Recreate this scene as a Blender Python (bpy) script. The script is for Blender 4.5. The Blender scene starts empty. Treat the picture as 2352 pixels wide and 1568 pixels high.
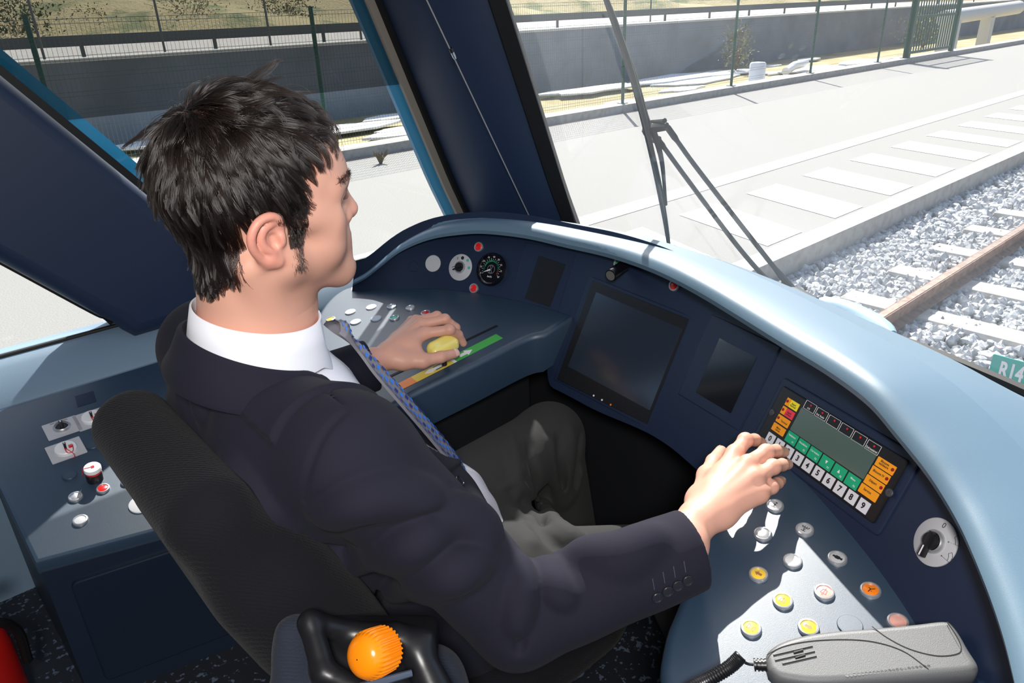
import bpy, bmesh, math, random
import numpy as np
from mathutils import Vector, Matrix
from mathutils.bvhtree import BVHTree
rng = np.random.default_rng(7)
random.seed(7)
S = bpy.context.scene
COL = S.collection

# ------------------------------------------------------------------ camera
IMW, IMH = 2352, 1568
CX, CY = IMW / 2, IMH / 2
ZC = 1.45                                   # eye height above the cab floor
FPX = 1676.95                               # focal length in photo pixels
VPX = np.array([3280., -60.]); NAD = np.array([1310., 4450.])   # vanishing points of the track and of the plumb lines
def _d(p): return np.array([p[0] - CX, -(p[1] - CY), -FPX])
_X = _d(VPX); _X /= np.linalg.norm(_X)
_Z = -_d(NAD); _Z /= np.linalg.norm(_Z)
_X = _X - _Z * _X.dot(_Z); _X /= np.linalg.norm(_X)
_Y = np.cross(_Z, _X)
RC = np.array([_X, _Y, _Z])
EYE = np.array([0, 0, ZC])
cam = bpy.data.cameras.new('camera'); cam_o = bpy.data.objects.new('camera', cam); COL.objects.link(cam_o)
cam.sensor_width = 36; cam.lens = 36 * FPX / IMW; cam.clip_start = .02; cam.clip_end = 400
_m = Matrix.Identity(4)
for i in range(3):
    for j in range(3): _m[i][j] = RC[i, j]
_m[2][3] = ZC
cam_o.matrix_world = _m
S.camera = cam_o

# ------------------------------------------------------------------ light and exposure
S.view_settings.view_transform = 'Standard'; S.view_settings.look = 'None'
S.view_settings.gamma = 1; S.view_settings.use_curve_mapping = False
S.view_settings.exposure = 0.0
SUN_AZ, SUN_EL = math.radians(47), math.radians(44)
w = bpy.data.worlds.new('sky'); S.world = w; w.use_nodes = True
nt = w.node_tree; bg = nt.nodes['Background']
sky = nt.nodes.new('ShaderNodeTexSky'); sky.sky_type = 'NISHITA'; sky.sun_disc = False
sky.sun_elevation = SUN_EL; sky.sun_rotation = math.pi / 2 - SUN_AZ
sky.air_density = 1.0; sky.dust_density = 2.0
nt.links.new(sky.outputs[0], bg.inputs[0]); bg.inputs[1].default_value = 0.20
sl = bpy.data.lights.new('sun', 'SUN'); sl.energy = 9.5; sl.angle = math.radians(.53); sl.color = (1, .965, .91)
so = bpy.data.objects.new('sun', sl); COL.objects.link(so)
SUND = Vector((math.cos(SUN_EL) * math.cos(SUN_AZ), math.cos(SUN_EL) * math.sin(SUN_AZ), math.sin(SUN_EL)))
so.rotation_euler = SUND.to_track_quat('Z', 'Y').to_euler()
FLASH_POS = np.array([-.17, -.20, 1.70])      # added light standing in for the camera flash, behind the photographer
ll = bpy.data.lights.new('flash_light', 'AREA'); ll.energy = 20; ll.size = .16; ll.color = (1, .97, .93)
lo = bpy.data.objects.new('flash_light', ll); COL.objects.link(lo)
lo.location = FLASH_POS
lo.rotation_euler = (Vector((.5, .75, .95)) - Vector(FLASH_POS)).to_track_quat('-Z', 'Y').to_euler()

# ------------------------------------------------------------------ measuring helpers
def ray(px, py): return RC @ _d((px, py)) / FPX
def at(px, py, z):
    r = ray(px, py); return EYE + r * ((z - ZC) / r[2])
def dep(px, py, t): return EYE + ray(px, py) * t
def onplane(px, py, p0, n):
    r = ray(px, py); n = np.array(n, float); return EYE + r * ((np.array(p0, float) - EYE).dot(n) / r.dot(n))
def V(*a): return np.array(a, float)
def nrm(v): v = np.array(v, float); return v / np.linalg.norm(v)
def spline(P, n):
    P = np.array(P, float); Q = np.vstack([2 * P[0] - P[1], P, 2 * P[-1] - P[-2]]); m = len(P) - 1
    out = []
    for k in range(n):
        t = k / (n - 1) * m; i = min(int(t), m - 1); u = t - i; a, b, c, d = Q[i:i + 4]
        out.append(.5 * (2 * b + (c - a) * u + (2 * a - 5 * b + 4 * c - d) * u * u + (3 * b - a - 3 * c + d) * u ** 3))
    return np.array(out)

# ------------------------------------------------------------------ materials
MATS = {}
def mat(name, col, rough=.5, metal=0, spec=.5, bump=None, var=None, emit=None, sheen=0, coat=0, sss=0, alpha=None):
    """bump=(scale, strength, distance); var=(scale, colour2, lo, hi) mixes a second colour by noise"""
    if name in MATS: return MATS[name]
    m = bpy.data.materials.new(name); m.use_nodes = True; n = m.node_tree.nodes; L = m.node_tree.links
    b = n['Principled BSDF']
    b.inputs['Base Color'].default_value = (*col, 1); b.inputs['Roughness'].default_value = rough
    b.inputs['Metallic'].default_value = metal; b.inputs['Specular IOR Level'].default_value = spec
    if sheen: b.inputs['Sheen Weight'].default_value = sheen; b.inputs['Sheen Roughness'].default_value = .5
    if coat: b.inputs['Coat Weight'].default_value = coat; b.inputs['Coat Roughness'].default_value = .08
    if sss:
        b.inputs['Subsurface Weight'].default_value = sss; b.inputs['Subsurface Radius'].default_value = (.012, .005, .003); b.inputs['Subsurface Scale'].default_value = .6
    if emit: b.inputs['Emission Color'].default_value = (*emit[0], 1); b.inputs['Emission Strength'].default_value = emit[1]
    tc = n.new('ShaderNodeTexCoord')
    if var:
        t = n.new('ShaderNodeTexNoise'); t.inputs['Scale'].default_value = var[0]; t.inputs['Detail'].default_value = 5
        L.new(tc.outputs['Object'], t.inputs['Vector'])
        r = n.new('ShaderNodeValToRGB'); r.color_ramp.elements[0].position = var[2]; r.color_ramp.elements[1].position = var[3]
        r.color_ramp.elements[0].color = (*col, 1); r.color_ramp.elements[1].color = (*var[1], 1)
        L.new(t.outputs[0], r.inputs[0]); L.new(r.outputs[0], b.inputs['Base Color'])
    if bump:
        t = n.new('ShaderNodeTexNoise'); t.inputs['Scale'].default_value = bump[0]; t.inputs['Detail'].default_value = 3
        L.new(tc.outputs['Object'], t.inputs['Vector'])
        bp = n.new('ShaderNodeBump'); bp.inputs['Strength'].default_value = bump[1]; bp.inputs['Distance'].default_value = bump[2]
        L.new(t.outputs[0], bp.inputs['Height']); L.new(bp.outputs[0], b.inputs['Normal'])
    MATS[name] = m; return m
def glass(name, tint, haze=0):
    """a thin pane: clear or tinted film that also mirrors a little, more at grazing angles"""
    if name in MATS: return MATS[name]
    m = bpy.data.materials.new(name); m.use_nodes = True; n = m.node_tree.nodes; L = m.node_tree.links
    n.remove(n['Principled BSDF']); o = n['Material Output']
    t = n.new('ShaderNodeBsdfTransparent'); t.inputs[0].default_value = (*tint, 1)
    g = n.new('ShaderNodeBsdfGlossy'); g.inputs['Roughness'].default_value = .01
    f = n.new('ShaderNodeFresnel'); f.inputs[0].default_value = 1.45
    mx = n.new('ShaderNodeMixShader'); L.new(f.outputs[0], mx.inputs[0]); L.new(t.outputs[0], mx.inputs[1]); L.new(g.outputs[0], mx.inputs[2])
    last = mx
    if haze:                                              # translucent share added to imitate a washed-out veil of glare
        tr = n.new('ShaderNodeBsdfTranslucent'); tr.inputs[0].default_value = (.9, .92, .93, 1); di = n.new('ShaderNodeMixShader'); di.inputs[0].default_value = haze
        L.new(mx.outputs[0], di.inputs[1]); L.new(tr.outputs[0], di.inputs[2]); last = di
    L.new(last.outputs[0], o.inputs[0]); MATS[name] = m; return m

NAVY = mat('navy_plastic', (.010, .020, .050), .42, spec=.5, bump=(900, .12, .001))
NAVY2 = mat('navy_desk_plastic', (.022, .046, .082), .42, spec=1.0, bump=(1400, .14, .001))
NAVYP = mat('navy_pillar_plastic', (.011, .023, .058), .5, spec=.4)
HOODM = mat('hood_blue_plastic', (.110, .185, .255), .46, spec=.9, bump=(1400, .14, .001))
BLACK = mat('black_rubber', (.006, .006, .007), .55, spec=.3)
BLKPL = mat('black_plastic', (.010, .010, .012), .35)
BLKGL = mat('black_gloss', (.006, .006, .009), .12)
SCREEN = mat('dark_screen_glass', (.020, .028, .044), .16, spec=.8)
SILV = mat('brushed_silver', (.62, .63, .66), .35, metal=.75)
STEEL = mat('steel', (.55, .56, .58), .3, metal=1)
LGREY = mat('light_grey_plate', (.50, .50, .53), .45)
WHITEP = mat('white_plastic', (.82, .82, .84), .4)
REDP = mat('red_plastic', (.62, .015, .018), .3)
GREENP = mat('green_plastic', (.02, .33, .22), .3)
YELP = mat('yellow_plastic', (.95, .62, .05), .3)
ORAP = mat('orange_plastic', (.95, .23, .01), .3)
PINKP = mat('pale_pink_plastic', (.85, .42, .36), .4)
INK = mat('black_ink', (.012, .012, .014), .5)

# ------------------------------------------------------------------ mesh builder
class MB:
    def __init__(s): s.v = []; s.f = []; s.m = []; s.mi = 0; s.mats = []
    def use(s, m):
        if m not in s.mats: s.mats.append(m)
        s.mi = s.mats.index(m); return s
    def add(s, V_, F_):
        o = len(s.v); s.v.extend([tuple(map(float, p)) for p in V_])
        for f in F_: s.f.append(tuple(o + i for i in f)); s.m.append(s.mi)
        return s
    def grid(s, G, cu=False, cv=False, flip=False):
        G = np.array(G, float); a, b = G.shape[:2]; F = []
        for i in range(a - (0 if cu else 1)):
            for j in range(b - (0 if cv else 1)):
                q = (i * b + j, ((i + 1) % a) * b + j, ((i + 1) % a) * b + (j + 1) % b, i * b + (j + 1) % b)
                F.append(q[::-1] if flip else q)
        return s.add(G.reshape(-1, 3), F)
    def box(s, c, size, ax=None):
        A = np.eye(3) if ax is None else np.array(ax, float); c = np.array(c, float); h = np.array(size) / 2
        P = [c + A[0] * i * h[0] + A[1] * j * h[1] + A[2] * k * h[2] for i in (-1, 1) for j in (-1, 1) for k in (-1, 1)]
        return s.add(P, [(0, 1, 3, 2), (4, 6, 7, 5), (0, 4, 5, 1), (2, 3, 7, 6), (0, 2, 6, 4), (1, 5, 7, 3)])
    def prism(s, poly, h0, h1, O, U, Vv, N, bev=0):
        """polygon in (u,v) of frame O,U,Vv extruded along N from h0 to h1, with an optional chamfer on top"""
        poly = np.array(poly, float); n = len(poly)
        ar = sum(poly[i][0] * poly[(i + 1) % n][1] - poly[(i + 1) % n][0] * poly[i][1] for i in range(n))
        if ar < 0: poly = poly[::-1]
        def P(q, h): return O + U * q[0] + Vv * q[1] + N * h
        rings = [(poly, h0)]
        if bev:
            ins = inset(poly, bev); ins2 = inset(poly, bev * .3)
            rings += [(poly, h1 - bev), (ins2, h1 - bev * .3), (ins, h1), (inset(poly, bev * 1.25), h1)]
        else: rings += [(poly, h1)]
        vs = [P(q, h) for r, h in rings for q in r]; F = []
        for k in range(len(rings) - 1):
            for i in range(n):
                j = (i + 1) % n; F.append((k * n + i, k * n + j, (k + 1) * n + j, (k + 1) * n + i))
        F.append(tuple(range((len(rings) - 1) * n, len(rings) * n))); F.append(tuple(range(n))[::-1])
        return s.add(vs, F)
    def lathe(s, prof, O, N, n=32, U=None):
        """profile [(r,h)...] turned about axis N through O"""
        N = nrm(N); U = perp(N) if U is None else nrm(U); W = np.cross(N, U); G = []
        for r, h in prof:
            G.append([O + N * h + (U * math.cos(a) + W * math.sin(a)) * r for a in np.linspace(0, 2 * math.pi, n, endpoint=False)])
        s.grid(G, cv=True, flip=True)
        o = len(s.v) - len(prof) * n
        s.f.append(tuple(o + (len(prof) - 1) * n + i for i in range(n))); s.m.append(s.mi)
        s.f.append(tuple(o + i for i in range(n))[::-1]); s.m.append(s.mi)
        return s
    def tube(s, path, r, n=8, caps=True, flat=None):
        path = np.array(path, float); k = len(path); rr = np.broadcast_to(np.array(r, float), (k,))
        T = np.gradient(path, axis=0); T /= np.linalg.norm(T, axis=1)[:, None] + 1e-12
        U = perp(T[0]); G = []
        for i in range(k):
            U = U - T[i] * U.dot(T[i]); U /= np.linalg.norm(U); W = np.cross(T[i], U)
            G.append([path[i] + (U * math.cos(a) + W * math.sin(a)) * rr[i] for a in np.linspace(0, 2 * math.pi, n, endpoint=False)])
        s.grid(G, cv=True, flip=True); o = len(s.v) - k * n
        if caps:
            s.f.append(tuple(o + (k - 1) * n + i for i in range(n))); s.m.append(s.mi)
            s.f.append(tuple(o + i for i in range(n))[::-1]); s.m.append(s.mi)
        return s
    def text(s, txt, size, O, U, Vv, N, lift=.0004, bold=0, spacing=1, align='CENTER'):
        cu = bpy.data.curves.new('t', 'FONT'); cu.body = txt; cu.size = size; cu.align_x = align; cu.align_y = 'CENTER'
        cu.offset = bold * size; cu.space_character = spacing; cu.space_line = .85; cu.resolution_u = 3
        o = bpy.data.objects.new('t', cu); COL.objects.link(o); bpy.context.view_layer.update()
        me = bpy.data.meshes.new_from_object(o); bpy.data.objects.remove(o); bpy.data.curves.remove(cu)
        s.add([O + U * v.co.x + Vv * v.co.y + N * lift for v in me.vertices], [tuple(p.vertices) for p in me.polygons])
        bpy.data.meshes.remove(me); return s
    def build(s, name, m=None, parent=None, smooth=True, angle=40):
        me = bpy.data.meshes.new(name); off = wloc(parent)
        me.from_pydata([(p[0] - off[0], p[1] - off[1], p[2] - off[2]) for p in s.v], [], s.f)
        ms = s.mats if s.mats else [m]
        for q in ms: me.materials.append(q)
        if s.mats: me.polygons.foreach_set('material_index', s.m)
        if smooth:
            me.polygons.foreach_set('use_smooth', [True] * len(me.polygons))
            if angle < 180: me.set_sharp_from_angle(angle=math.radians(angle))
        me.update(); o = bpy.data.objects.new(name, me); COL.objects.link(o)
        if parent is not None: o.parent = parent
        return o
def wloc(o):
    t = np.zeros(3)
    while o is not None: t = t + np.array(o.location); o = o.parent
    return t
def perp(N):
    a = V(0, 0, 1) if abs(N[2]) < .9 else V(1, 0, 0); u = np.cross(a, N); return u / np.linalg.norm(u)
def inset(poly, d):
    n = len(poly); out = []
    for i in range(n):
        a, b, c = poly[i - 1], poly[i], poly[(i + 1) % n]
        e1 = b - a; e2 = c - b; e1 = e1 / (np.linalg.norm(e1) + 1e-12); e2 = e2 / (np.linalg.norm(e2) + 1e-12)
        n1 = V(-e1[1], e1[0]); n2 = V(-e2[1], e2[0]); q = n1 + n2; k = 1 + n1.dot(n2)
        out.append(b + q * d / max(k, .35))
    return np.array(out)
def rrect(w, h, r, n=5):
    P = []
    for cx_, cy_, a0 in ((w / 2 - r, h / 2 - r, 0), (-w / 2 + r, h / 2 - r, 90), (-w / 2 + r, -h / 2 + r, 180), (w / 2 - r, -h / 2 + r, 270)):
        for k in range(n): a = math.radians(a0 + 90 * k / (n - 1)); P.append((cx_ + r * math.cos(a), cy_ + r * math.sin(a)))
    return np.array(P)
def tag(o, label=None, cat=None, group=None, kind=None):
    if label: o['label'] = label
    if cat: o['category'] = cat
    if group: o['group'] = group
    if kind: o['kind'] = kind
    return o
def thing(name, loc, label, cat, group=None):
    o = bpy.data.objects.new(name, None); COL.objects.link(o); o.location = tuple(map(float, loc)); o.empty_display_size = .02
    return tag(o, label, cat, group)
def struct(o): o['kind'] = 'structure'; return o
def copy_tree(o, parent=None):
    c = o.copy(); COL.objects.link(c)
    if parent is not None: c.parent = parent
    for ch in list(o.children): copy_tree(ch, c)
    return c
# ================================================================== OUTSIDE
GZ = -.60                                   # platform level
def quad(mb, x0, x1, y0, y1, z): mb.add([(x0, y0, z), (x1, y0, z), (x1, y1, z), (x0, y1, z)], [(0, 1, 2, 3)])
PAVE = mat('asphalt_pavement', (.245, .238, .22), .9, bump=(60, .25, .01), var=(90, (.32, .31, .29), .35, .65))
KERB = mat('kerb_concrete', (.40, .38, .35), .85, var=(9, (.31, .29, .26), .45, .7), bump=(120, .3, .004))
PAINT = mat('white_road_paint', (.80, .79, .76), .7, var=(45, (.66, .65, .62), .5, .75))
FADED = mat('worn_paint', (.30, .29, .28), .85, var=(20, (.35, .34, .33), .4, .65))
REDL = mat('red_edge_paint', (.52, .28, .23), .85, var=(30, (.44, .40, .36), .4, .6))
mb = MB(); mb.box((18, 6.75, GZ - .2), (90, 7.1, .4)); struct(mb.build('platform', PAVE, smooth=False))
mb = MB(); mb.box((18, 3.1, GZ - .2), (90, .22, .43)); struct(mb.build('kerb_platform', KERB, smooth=False))
mb = MB(); mb.box((18, 10.42, GZ - .1), (90, .42, .5)); struct(mb.build('kerb_fence', KERB, smooth=False))
mb = MB(); quad(mb, -25, 60, 10.1, 10.2, GZ + .004); tag(mb.build('edge_line', REDL), 'thin faded red line along the foot of the fence kerb', 'road marking')
mb = MB(); quad(mb, -25, 60, 4.95, 5.25, GZ + .004); tag(mb.build('edge_line', FADED), 'broad worn pale line along the platform before the white bars', 'road marking')
proto = None
for k in range(22):
    x = 1.2 + 1.27 * k
    mb = MB(); mb.add([(0, 0, 0), (.62, 0, 0), (1.02, 1.24, 0), (.36, 1.24, 0)], [(0, 1, 2, 3)])
    if proto is None: o = proto = mb.build('crossing_stripe', PAINT)
    else: o = proto.copy(); COL.objects.link(o)
    o.location = (x - .35, 3.27, GZ + .005)
    tag(o, 'white painted bar of the hatched strip along the platform kerb', 'road marking', 'white bars along the platform edge')
# ballast bed, sleepers, rails
BED = mat('ballast_dust', (.16, .16, .16), .95, var=(30, (.30, .30, .30), .3, .7))
mb = MB(); mb.box((18, -2, -1.05), (90, 10, .4)); struct(mb.build('track_bed', BED, smooth=False))
STONE = mat('ballast_stone', (.36, .37, .38), .85, var=(14, (.66, .66, .65), .35, .65))
bm = bmesh.new(); bmesh.ops.create_icosphere(bm, subdivisions=1, radius=1)
bv = np.array([v.co[:] for v in bm.verts]); bfc = [tuple(v.index for v in f.verts) for f in bm.faces]; bm.free()
vs = []; fs = []; k = 0
def scatter(n, x0, x1, y0, y1, z, s0, s1):
    global k
    for i in range(n):
        p = V(rng.uniform(x0, x1), rng.uniform(y0, y1), z + rng.uniform(-.02, .03))
        q = bv * (1 + rng.uniform(-.28, .28, (len(bv), 1))) * rng.uniform(s0, s1) * rng.uniform(.65, 1.25, (1, 3))
        a = rng.uniform(0, 6.28); c, s_ = math.cos(a), math.sin(a); q = q @ np.array([[c, -s_, 0], [s_, c, 0], [0, 0, 1]])
        vs.append(q + p); fs.extend([tuple(j + k for j in f) for f in bfc]); k += len(bv)
scatter(7600, 3.6, 8.5, 1.1, 3.02, -.82, .022, .045)
scatter(3200, 1.2, 6.5, -1.6, 1.1, -.82, .028, .05)
scatter(900, 1.2, 3.6, 1.1, 3.02, -.82, .028, .05)
scatter(4200, 8.5, 16, 1.3, 3.02, -.82, .032, .055)
mb = MB(); mb.v = [tuple(p) for p in np.vstack(vs)]; mb.f = fs; mb.m = [0] * len(fs)
tag(mb.build('ballast', STONE, smooth=False), 'grey and white crushed stone ballast between the platform kerb and the rail', 'ballast', kind='stuff')
SLP = mat('sleeper_concrete', (.50, .47, .42), .9, var=(12, (.62, .59, .54), .4, .65), bump=(90, .3, .004))
names = ['nearest visible concrete sleeper, cut by the windscreen edge', 'concrete sleeper second from the windscreen edge', 'concrete sleeper third from the windscreen edge', 'concrete sleeper fourth from the windscreen edge']
proto = None
for i in range(11):
    x = 4.82 + .88 * i
    if proto is None:
        mb = MB(); mb.prism(rrect(.25, 2.5, .02, 3), -.1, .06, V(0, 0, 0), V(1, 0, 0), V(0, 1, 0), V(0, 0, 1), bev=.03); o = proto = mb.build('sleeper', SLP, smooth=False)
    else: o = proto.copy(); COL.objects.link(o)
    o.location = (x, 1.16, -.815)
    tag(o, names[i] + ' under the rusty rail' if i < 4 else 'distant concrete sleeper under the rusty rail at the right edge', 'railway sleeper', 'concrete sleepers')
RUST = mat('rusty_rail_steel', (.17, .085, .055), .75, var=(16, (.30, .17, .11), .4, .7))
RAILT = mat('worn_rail_head', (.50, .36, .27), .35, metal=.6, var=(20, (.30, .19, .13), .4, .7))
for y, lab in ((1.87, 'rusty steel rail crossing the sleepers at the right edge'), (.44, 'second steel rail beside the tram, out of the picture')):
    mb = MB(); prof = [(-.07, 0), (.07, 0), (.07, .012), (.012, .03), (.012, .095), (.036, .105), (.036, .14), (-.036, .14), (-.036, .105), (-.012, .095), (-.012, .03), (-.07, .012)]
    O = V(-4, y, -.76)
    mb.use(RUST).prism(prof, 0, 60, O, V(0, 1, 0), V(0, 0, 1), V(1, 0, 0))
    mb.use(RAILT).box((26, y, -.618), (60, .05, .004))
    tag(mb.build('rail', smooth=False), lab, 'rail')
# green sign board R14 beside the track
c = at(2300, 848, -.40); t = thing('track_sign', (c[0] + .03, c[1], -.84), 'teal track sign with white R14 beside the rails', 'sign')
SGN = mat('teal_sign', (.0, .40, .33), .4); 
U = V(0, -1, 0); Vv = V(0, 0, 1); N = V(-1, 0, 0)
O = at(2338, 853, -.40); O[2] = -.40
O = onplane(2323, 856, (c[0], 0, 0), (1, 0, 0))
mb = MB(); mb.use(SGN).prism(rrect(.205, .155, .008, 4), -.006, 0, O, U, Vv, N); mb.use(WHITEP).text('R14', .128, O - U * .002, U * .56, Vv, N, .002, bold=.03); mb.build('sign_plate', None, t)
mb = MB(); mb.box((O[0] + .03, O[1], (O[2] - .84) / 2), (.04, .05, O[2] + .84)); mb.build('post', STEEL, t)
# trench, far wall, road, hillside
WALL = mat('trench_wall_concrete', (.20, .22, .26), .9, var=(.6, (.15, .165, .20), .4, .65), bump=(3, .3, .05))
EARTH = mat('trench_floor', (.42, .36, .20), .95, var=(.9, (.34, .27, .12), .4, .6))
SALT = mat('white_sheet', (.78, .78, .78), .8)
ROAD = mat('pale_road', (.50, .48, .45), .9, var=(2, (.42, .40, .38), .4, .6))
mb = MB(); mb.box((20, 16.2, -1.8), (140, 11.2, .4)); struct(mb.build('trench_floor', EARTH, smooth=False))
mb = MB(); mb.box((20, 21.9, -.6), (140, .5, 2.4)); struct(mb.build('wall_trench', WALL, smooth=False))
mb = MB(); mb.box((20, 34, .25), (140, 24, .5)); struct(mb.build('road', ROAD, smooth=False))
mb = MB(); mb.use(mat('coping_concrete', (.62, .60, .57), .9)).box((20, 21.9, .62), (140, .6, .08)); struct(mb.build('trim_wall_coping', smooth=False))
GRASS = mat('dry_grass', (.36, .30, .15), .95, var=(.35, (.14, .16, .06), .5, .62), bump=(6, .6, .2))
G = []
for i, x in enumerate(np.linspace(-60, 110, 86)):
    G.append([(x, y, .5 + max(0, (y - 45) * .16) + (.0 if y < 46 else .5 * math.sin(x * .3 + y * .17) + .3 * math.sin(x * .9 - y))) for y in np.linspace(45, 130, 34)])
mb = MB(); mb.grid(G, flip=True); struct(mb.build('hillside', GRASS))
# white crusts / sheets lying on the trench floor
for i in range(46):
    x = rng.uniform(-2, 44); y = rng.uniform(11.6, 20.6); n = 12; r = rng.uniform(.5, 2.0)
    P = [(x + r * 1.5 * math.cos(a) * rng.uniform(.6, 1.1), y + r * .55 * math.sin(a) * rng.uniform(.6, 1.1)) for a in np.linspace(0, 6.283, n, endpoint=False)]
    mb = MB(); mb.prism(P, 0, .06, V(0, 0, -1.61 + .0035 * i), V(1, 0, 0), V(0, 1, 0), V(0, 0, 1))
    tag(mb.build('concrete_slab', SALT, smooth=False), 'white slab lying on the trench floor behind the green fence', 'slab', 'white slabs in the trench')
# bushes
def bush(x, y, z, h, r, label, col, n=420, up=.5, name='bush'):
    t = thing(name, (x, y, z), label, 'bush')
    mb = MB()
    for i in range(16):
        a = rng.uniform(0, 6.28); q = V(math.cos(a), math.sin(a), 0) * r * rng.uniform(.2, .9)
        mb.tube([V(x, y, z), V(x, y, z + h * .4) + q * .4, V(x, y, z + h * rng.uniform(.6, .95)) + q], [.02, .013, .005], 5)
    mb.build('stem', mat('twig_brown', (.20, .15, .10), .9), t)
    mb = MB()
    for i in range(n):
        a = rng.uniform(0, 6.28); u = rng.uniform(.15, 1); p = V(x + math.cos(a) * r * math.sqrt(u) * rng.uniform(.2, 1), y + math.sin(a) * r * math.sqrt(u) * rng.uniform(.2, 1), z + h * rng.uniform(.15, 1) * (1.05 - .35 * u))
        d = nrm(rng.normal(size=3) + V(0, 0, up)); s_ = np.cross(d, nrm(rng.normal(size=3))); L_ = rng.uniform(.07, .16) * h * .6; W_ = L_ * .28
        mb.add([p, p + d * L_ * .5 + s_ * W_, p + d * L_, p + d * L_ * .5 - s_ * W_], [(0, 1, 2, 3)])
    mb.build('foliage', mat('leaf_' + name + str(len(MATS)), col, .7, var=(3, tuple(c_ * .6 for c_ in col), .4, .6)), t)
p = at(1690, 150, -1.5); k_ = 13.0 / p[1]
q = EYE + (p - EYE) * 1.0
bush(q[0] * .93, q[1] * .93, -1.6, 2.2, .95, 'tall wispy shrub growing in the trench behind the fence', (.30, .30, .16), 600)
q = at(2120, 105, -1.5); bush(q[0], q[1], -1.6, 2.2, 2.2, 'pale green shrub low in the trench beside the gantry at upper right', (.42, .44, .16), 500)
q = at(1985, 110, -1.5) * 1.0
q = at(872, 352, GZ + .15); bush(q[0], q[1], GZ, .22, .16, 'small yellow-green weed growing at the fence kerb', (.55, .50, .10), 90, name='weed')
for (px_, py_, h, r, lab, col) in ((40, 60, 3.0, 2.7, 'dark green shrub mass beyond the road at upper left', (.10, .12, .05)), (230, 70, 2.0, 3.0, 'olive scrub on the bank behind the far post at upper left', (.24, .21, .08)),
        (690, 15, 3.0, 3.4, 'green bush at the top of the side window left of the pillar', (.16, .17, .07)), (420, 20, 2.0, 3.2, 'dry straw scrub in the middle of the bank at upper left', (.34, .29, .16))):
    r_ = ray(px_, py_); s_ = 52 / r_[1]; q = EYE + r_ * s_
    bush(q[0], 52 + rng.uniform(-1, 3), max(.5, q[2] - h * .45), h, r, lab, col, 900)
# crash barrier on the far road
mb = MB(); t = thing('guard_rail', (10, 26, .5), 'dark crash barrier along the road beyond the trench', 'guard rail')
GRD = mat('dark_barrier', (.10, .10, .10), .7)
mb.box((20, 26, .98), (140, .06, .3)); mb.build('rail_beam', GRD, t, smooth=False)
for i in range(28):
    mb = MB(); mb.box((-30 + 4 * i, 26.06, .75), (.1, .08, .5)); mb.build('post', GRD, t, smooth=False)
# green mesh fence
GRN = mat('green_fence_paint', (.012, .085, .060), .45)
WIRE = mat('green_wire', (.09, .15, .14), .35, metal=.4)
FY, FB = 10.42, GZ + .15
t = thing('mesh_fence', (1.9, FY, FB), 'green welded mesh fence on slim posts along the platform kerb', 'fence')
FX = [-5.0, -1.6, 1.9, 5.45, 8.9, 12.3, 16.3, 20.1, 24.2, 26.05]
for x in FX:
    mb = MB(); mb.tube([(x, FY, FB - .02), (x, FY, FB + 2.0)], .032, 10); mb.box((x, FY, FB + 2.0), (.075, .075, .012)); mb.box((x, FY, FB + .006), (.16, .16, .012)); mb.build('post', GRN, t)
mb = MB()
def wire(a, b, r):
    a = np.array(a, float); b = np.array(b, float); d = nrm(b - a); u = perp(d); w_ = np.cross(d, u)
    P = [q + (u * math.cos(k * 2.0944) + w_ * math.sin(k * 2.0944)) * r for q in (a, b) for k in range(3)]
    mb.add(P, [(0, 1, 4, 3), (1, 2, 5, 4), (2, 0, 3, 5)])
for x in np.arange(-5, 14.0, .052): wire((x, FY - .03, FB + .05), (x, FY - .03, FB + 1.95), .0022)
for z in (.1, .3, .5, .7, .9, 1.1, 1.3, 1.5, 1.7, 1.9):
    wire((-5, FY - .036, FB + z), (26.05, FY - .036, FB + z), .003); wire((-5, FY - .036, FB + z + .05), (26.05, FY - .036, FB + z + .05), .003)
mb.build('mesh_panel', WIRE, t)
# gate at far right of the fence
g0 = at(2215, 95, FB); t = thing('metal_gate', (g0[0], FY, FB), 'dark green barred gate in the fence at the top right corner', 'gate')
mb = MB(); gx = 26.2
for x in (gx, gx + 3.6): mb.box((x, FY - .05, FB + 1.15), (.16, .12, 2.3))
for z in (.15, 1.2, 2.2): mb.box((gx + 1.8, FY - .05, FB + z), (3.6, .06, .08))
mb.build('gate_frame', GRN, t, smooth=False)
for i in range(18):
    mb = MB(); mb.box((gx + .2 * (i + .9), FY - .05, FB + 1.15), (.03, .03, 2.1)); mb.build('bar', GRN, t, smooth=False)
# concrete gantry / pipe crossing beyond the fence, upper right
t = thing('pipe_gantry', (34, 14, -1.6), 'pale concrete pipe gantry in the trench at upper right', 'gantry')
CONC = mat('pale_concrete', (.62, .60, .57), .85)
q1 = onplane(2180, 70, (0, 14, 0), (0, 1, 0)); q2 = onplane(2255, 20, (0, 14, 0), (0, 1, 0))
mb = MB(); mb.box((q1[0], 14, (q1[2] - 1.6) / 2 + .2), (.9, .6, q1[2] + 2.0)); mb.build('column', CONC, t, smooth=False)
mb = MB(); mb.tube([(q1[0] - 1.0, 14, q1[2] + .55), (q1[0] + 9, 14, q1[2] + .75)], .33, 12); mb.build('pipe', CONC, t)
mb = MB(); mb.box((q1[0] + 4.8, 14, (q1[2] - 1.6) / 2 + .2), (.5, .5, q1[2] + 2.0)); mb.build('column', CONC, t, smooth=False)
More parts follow.
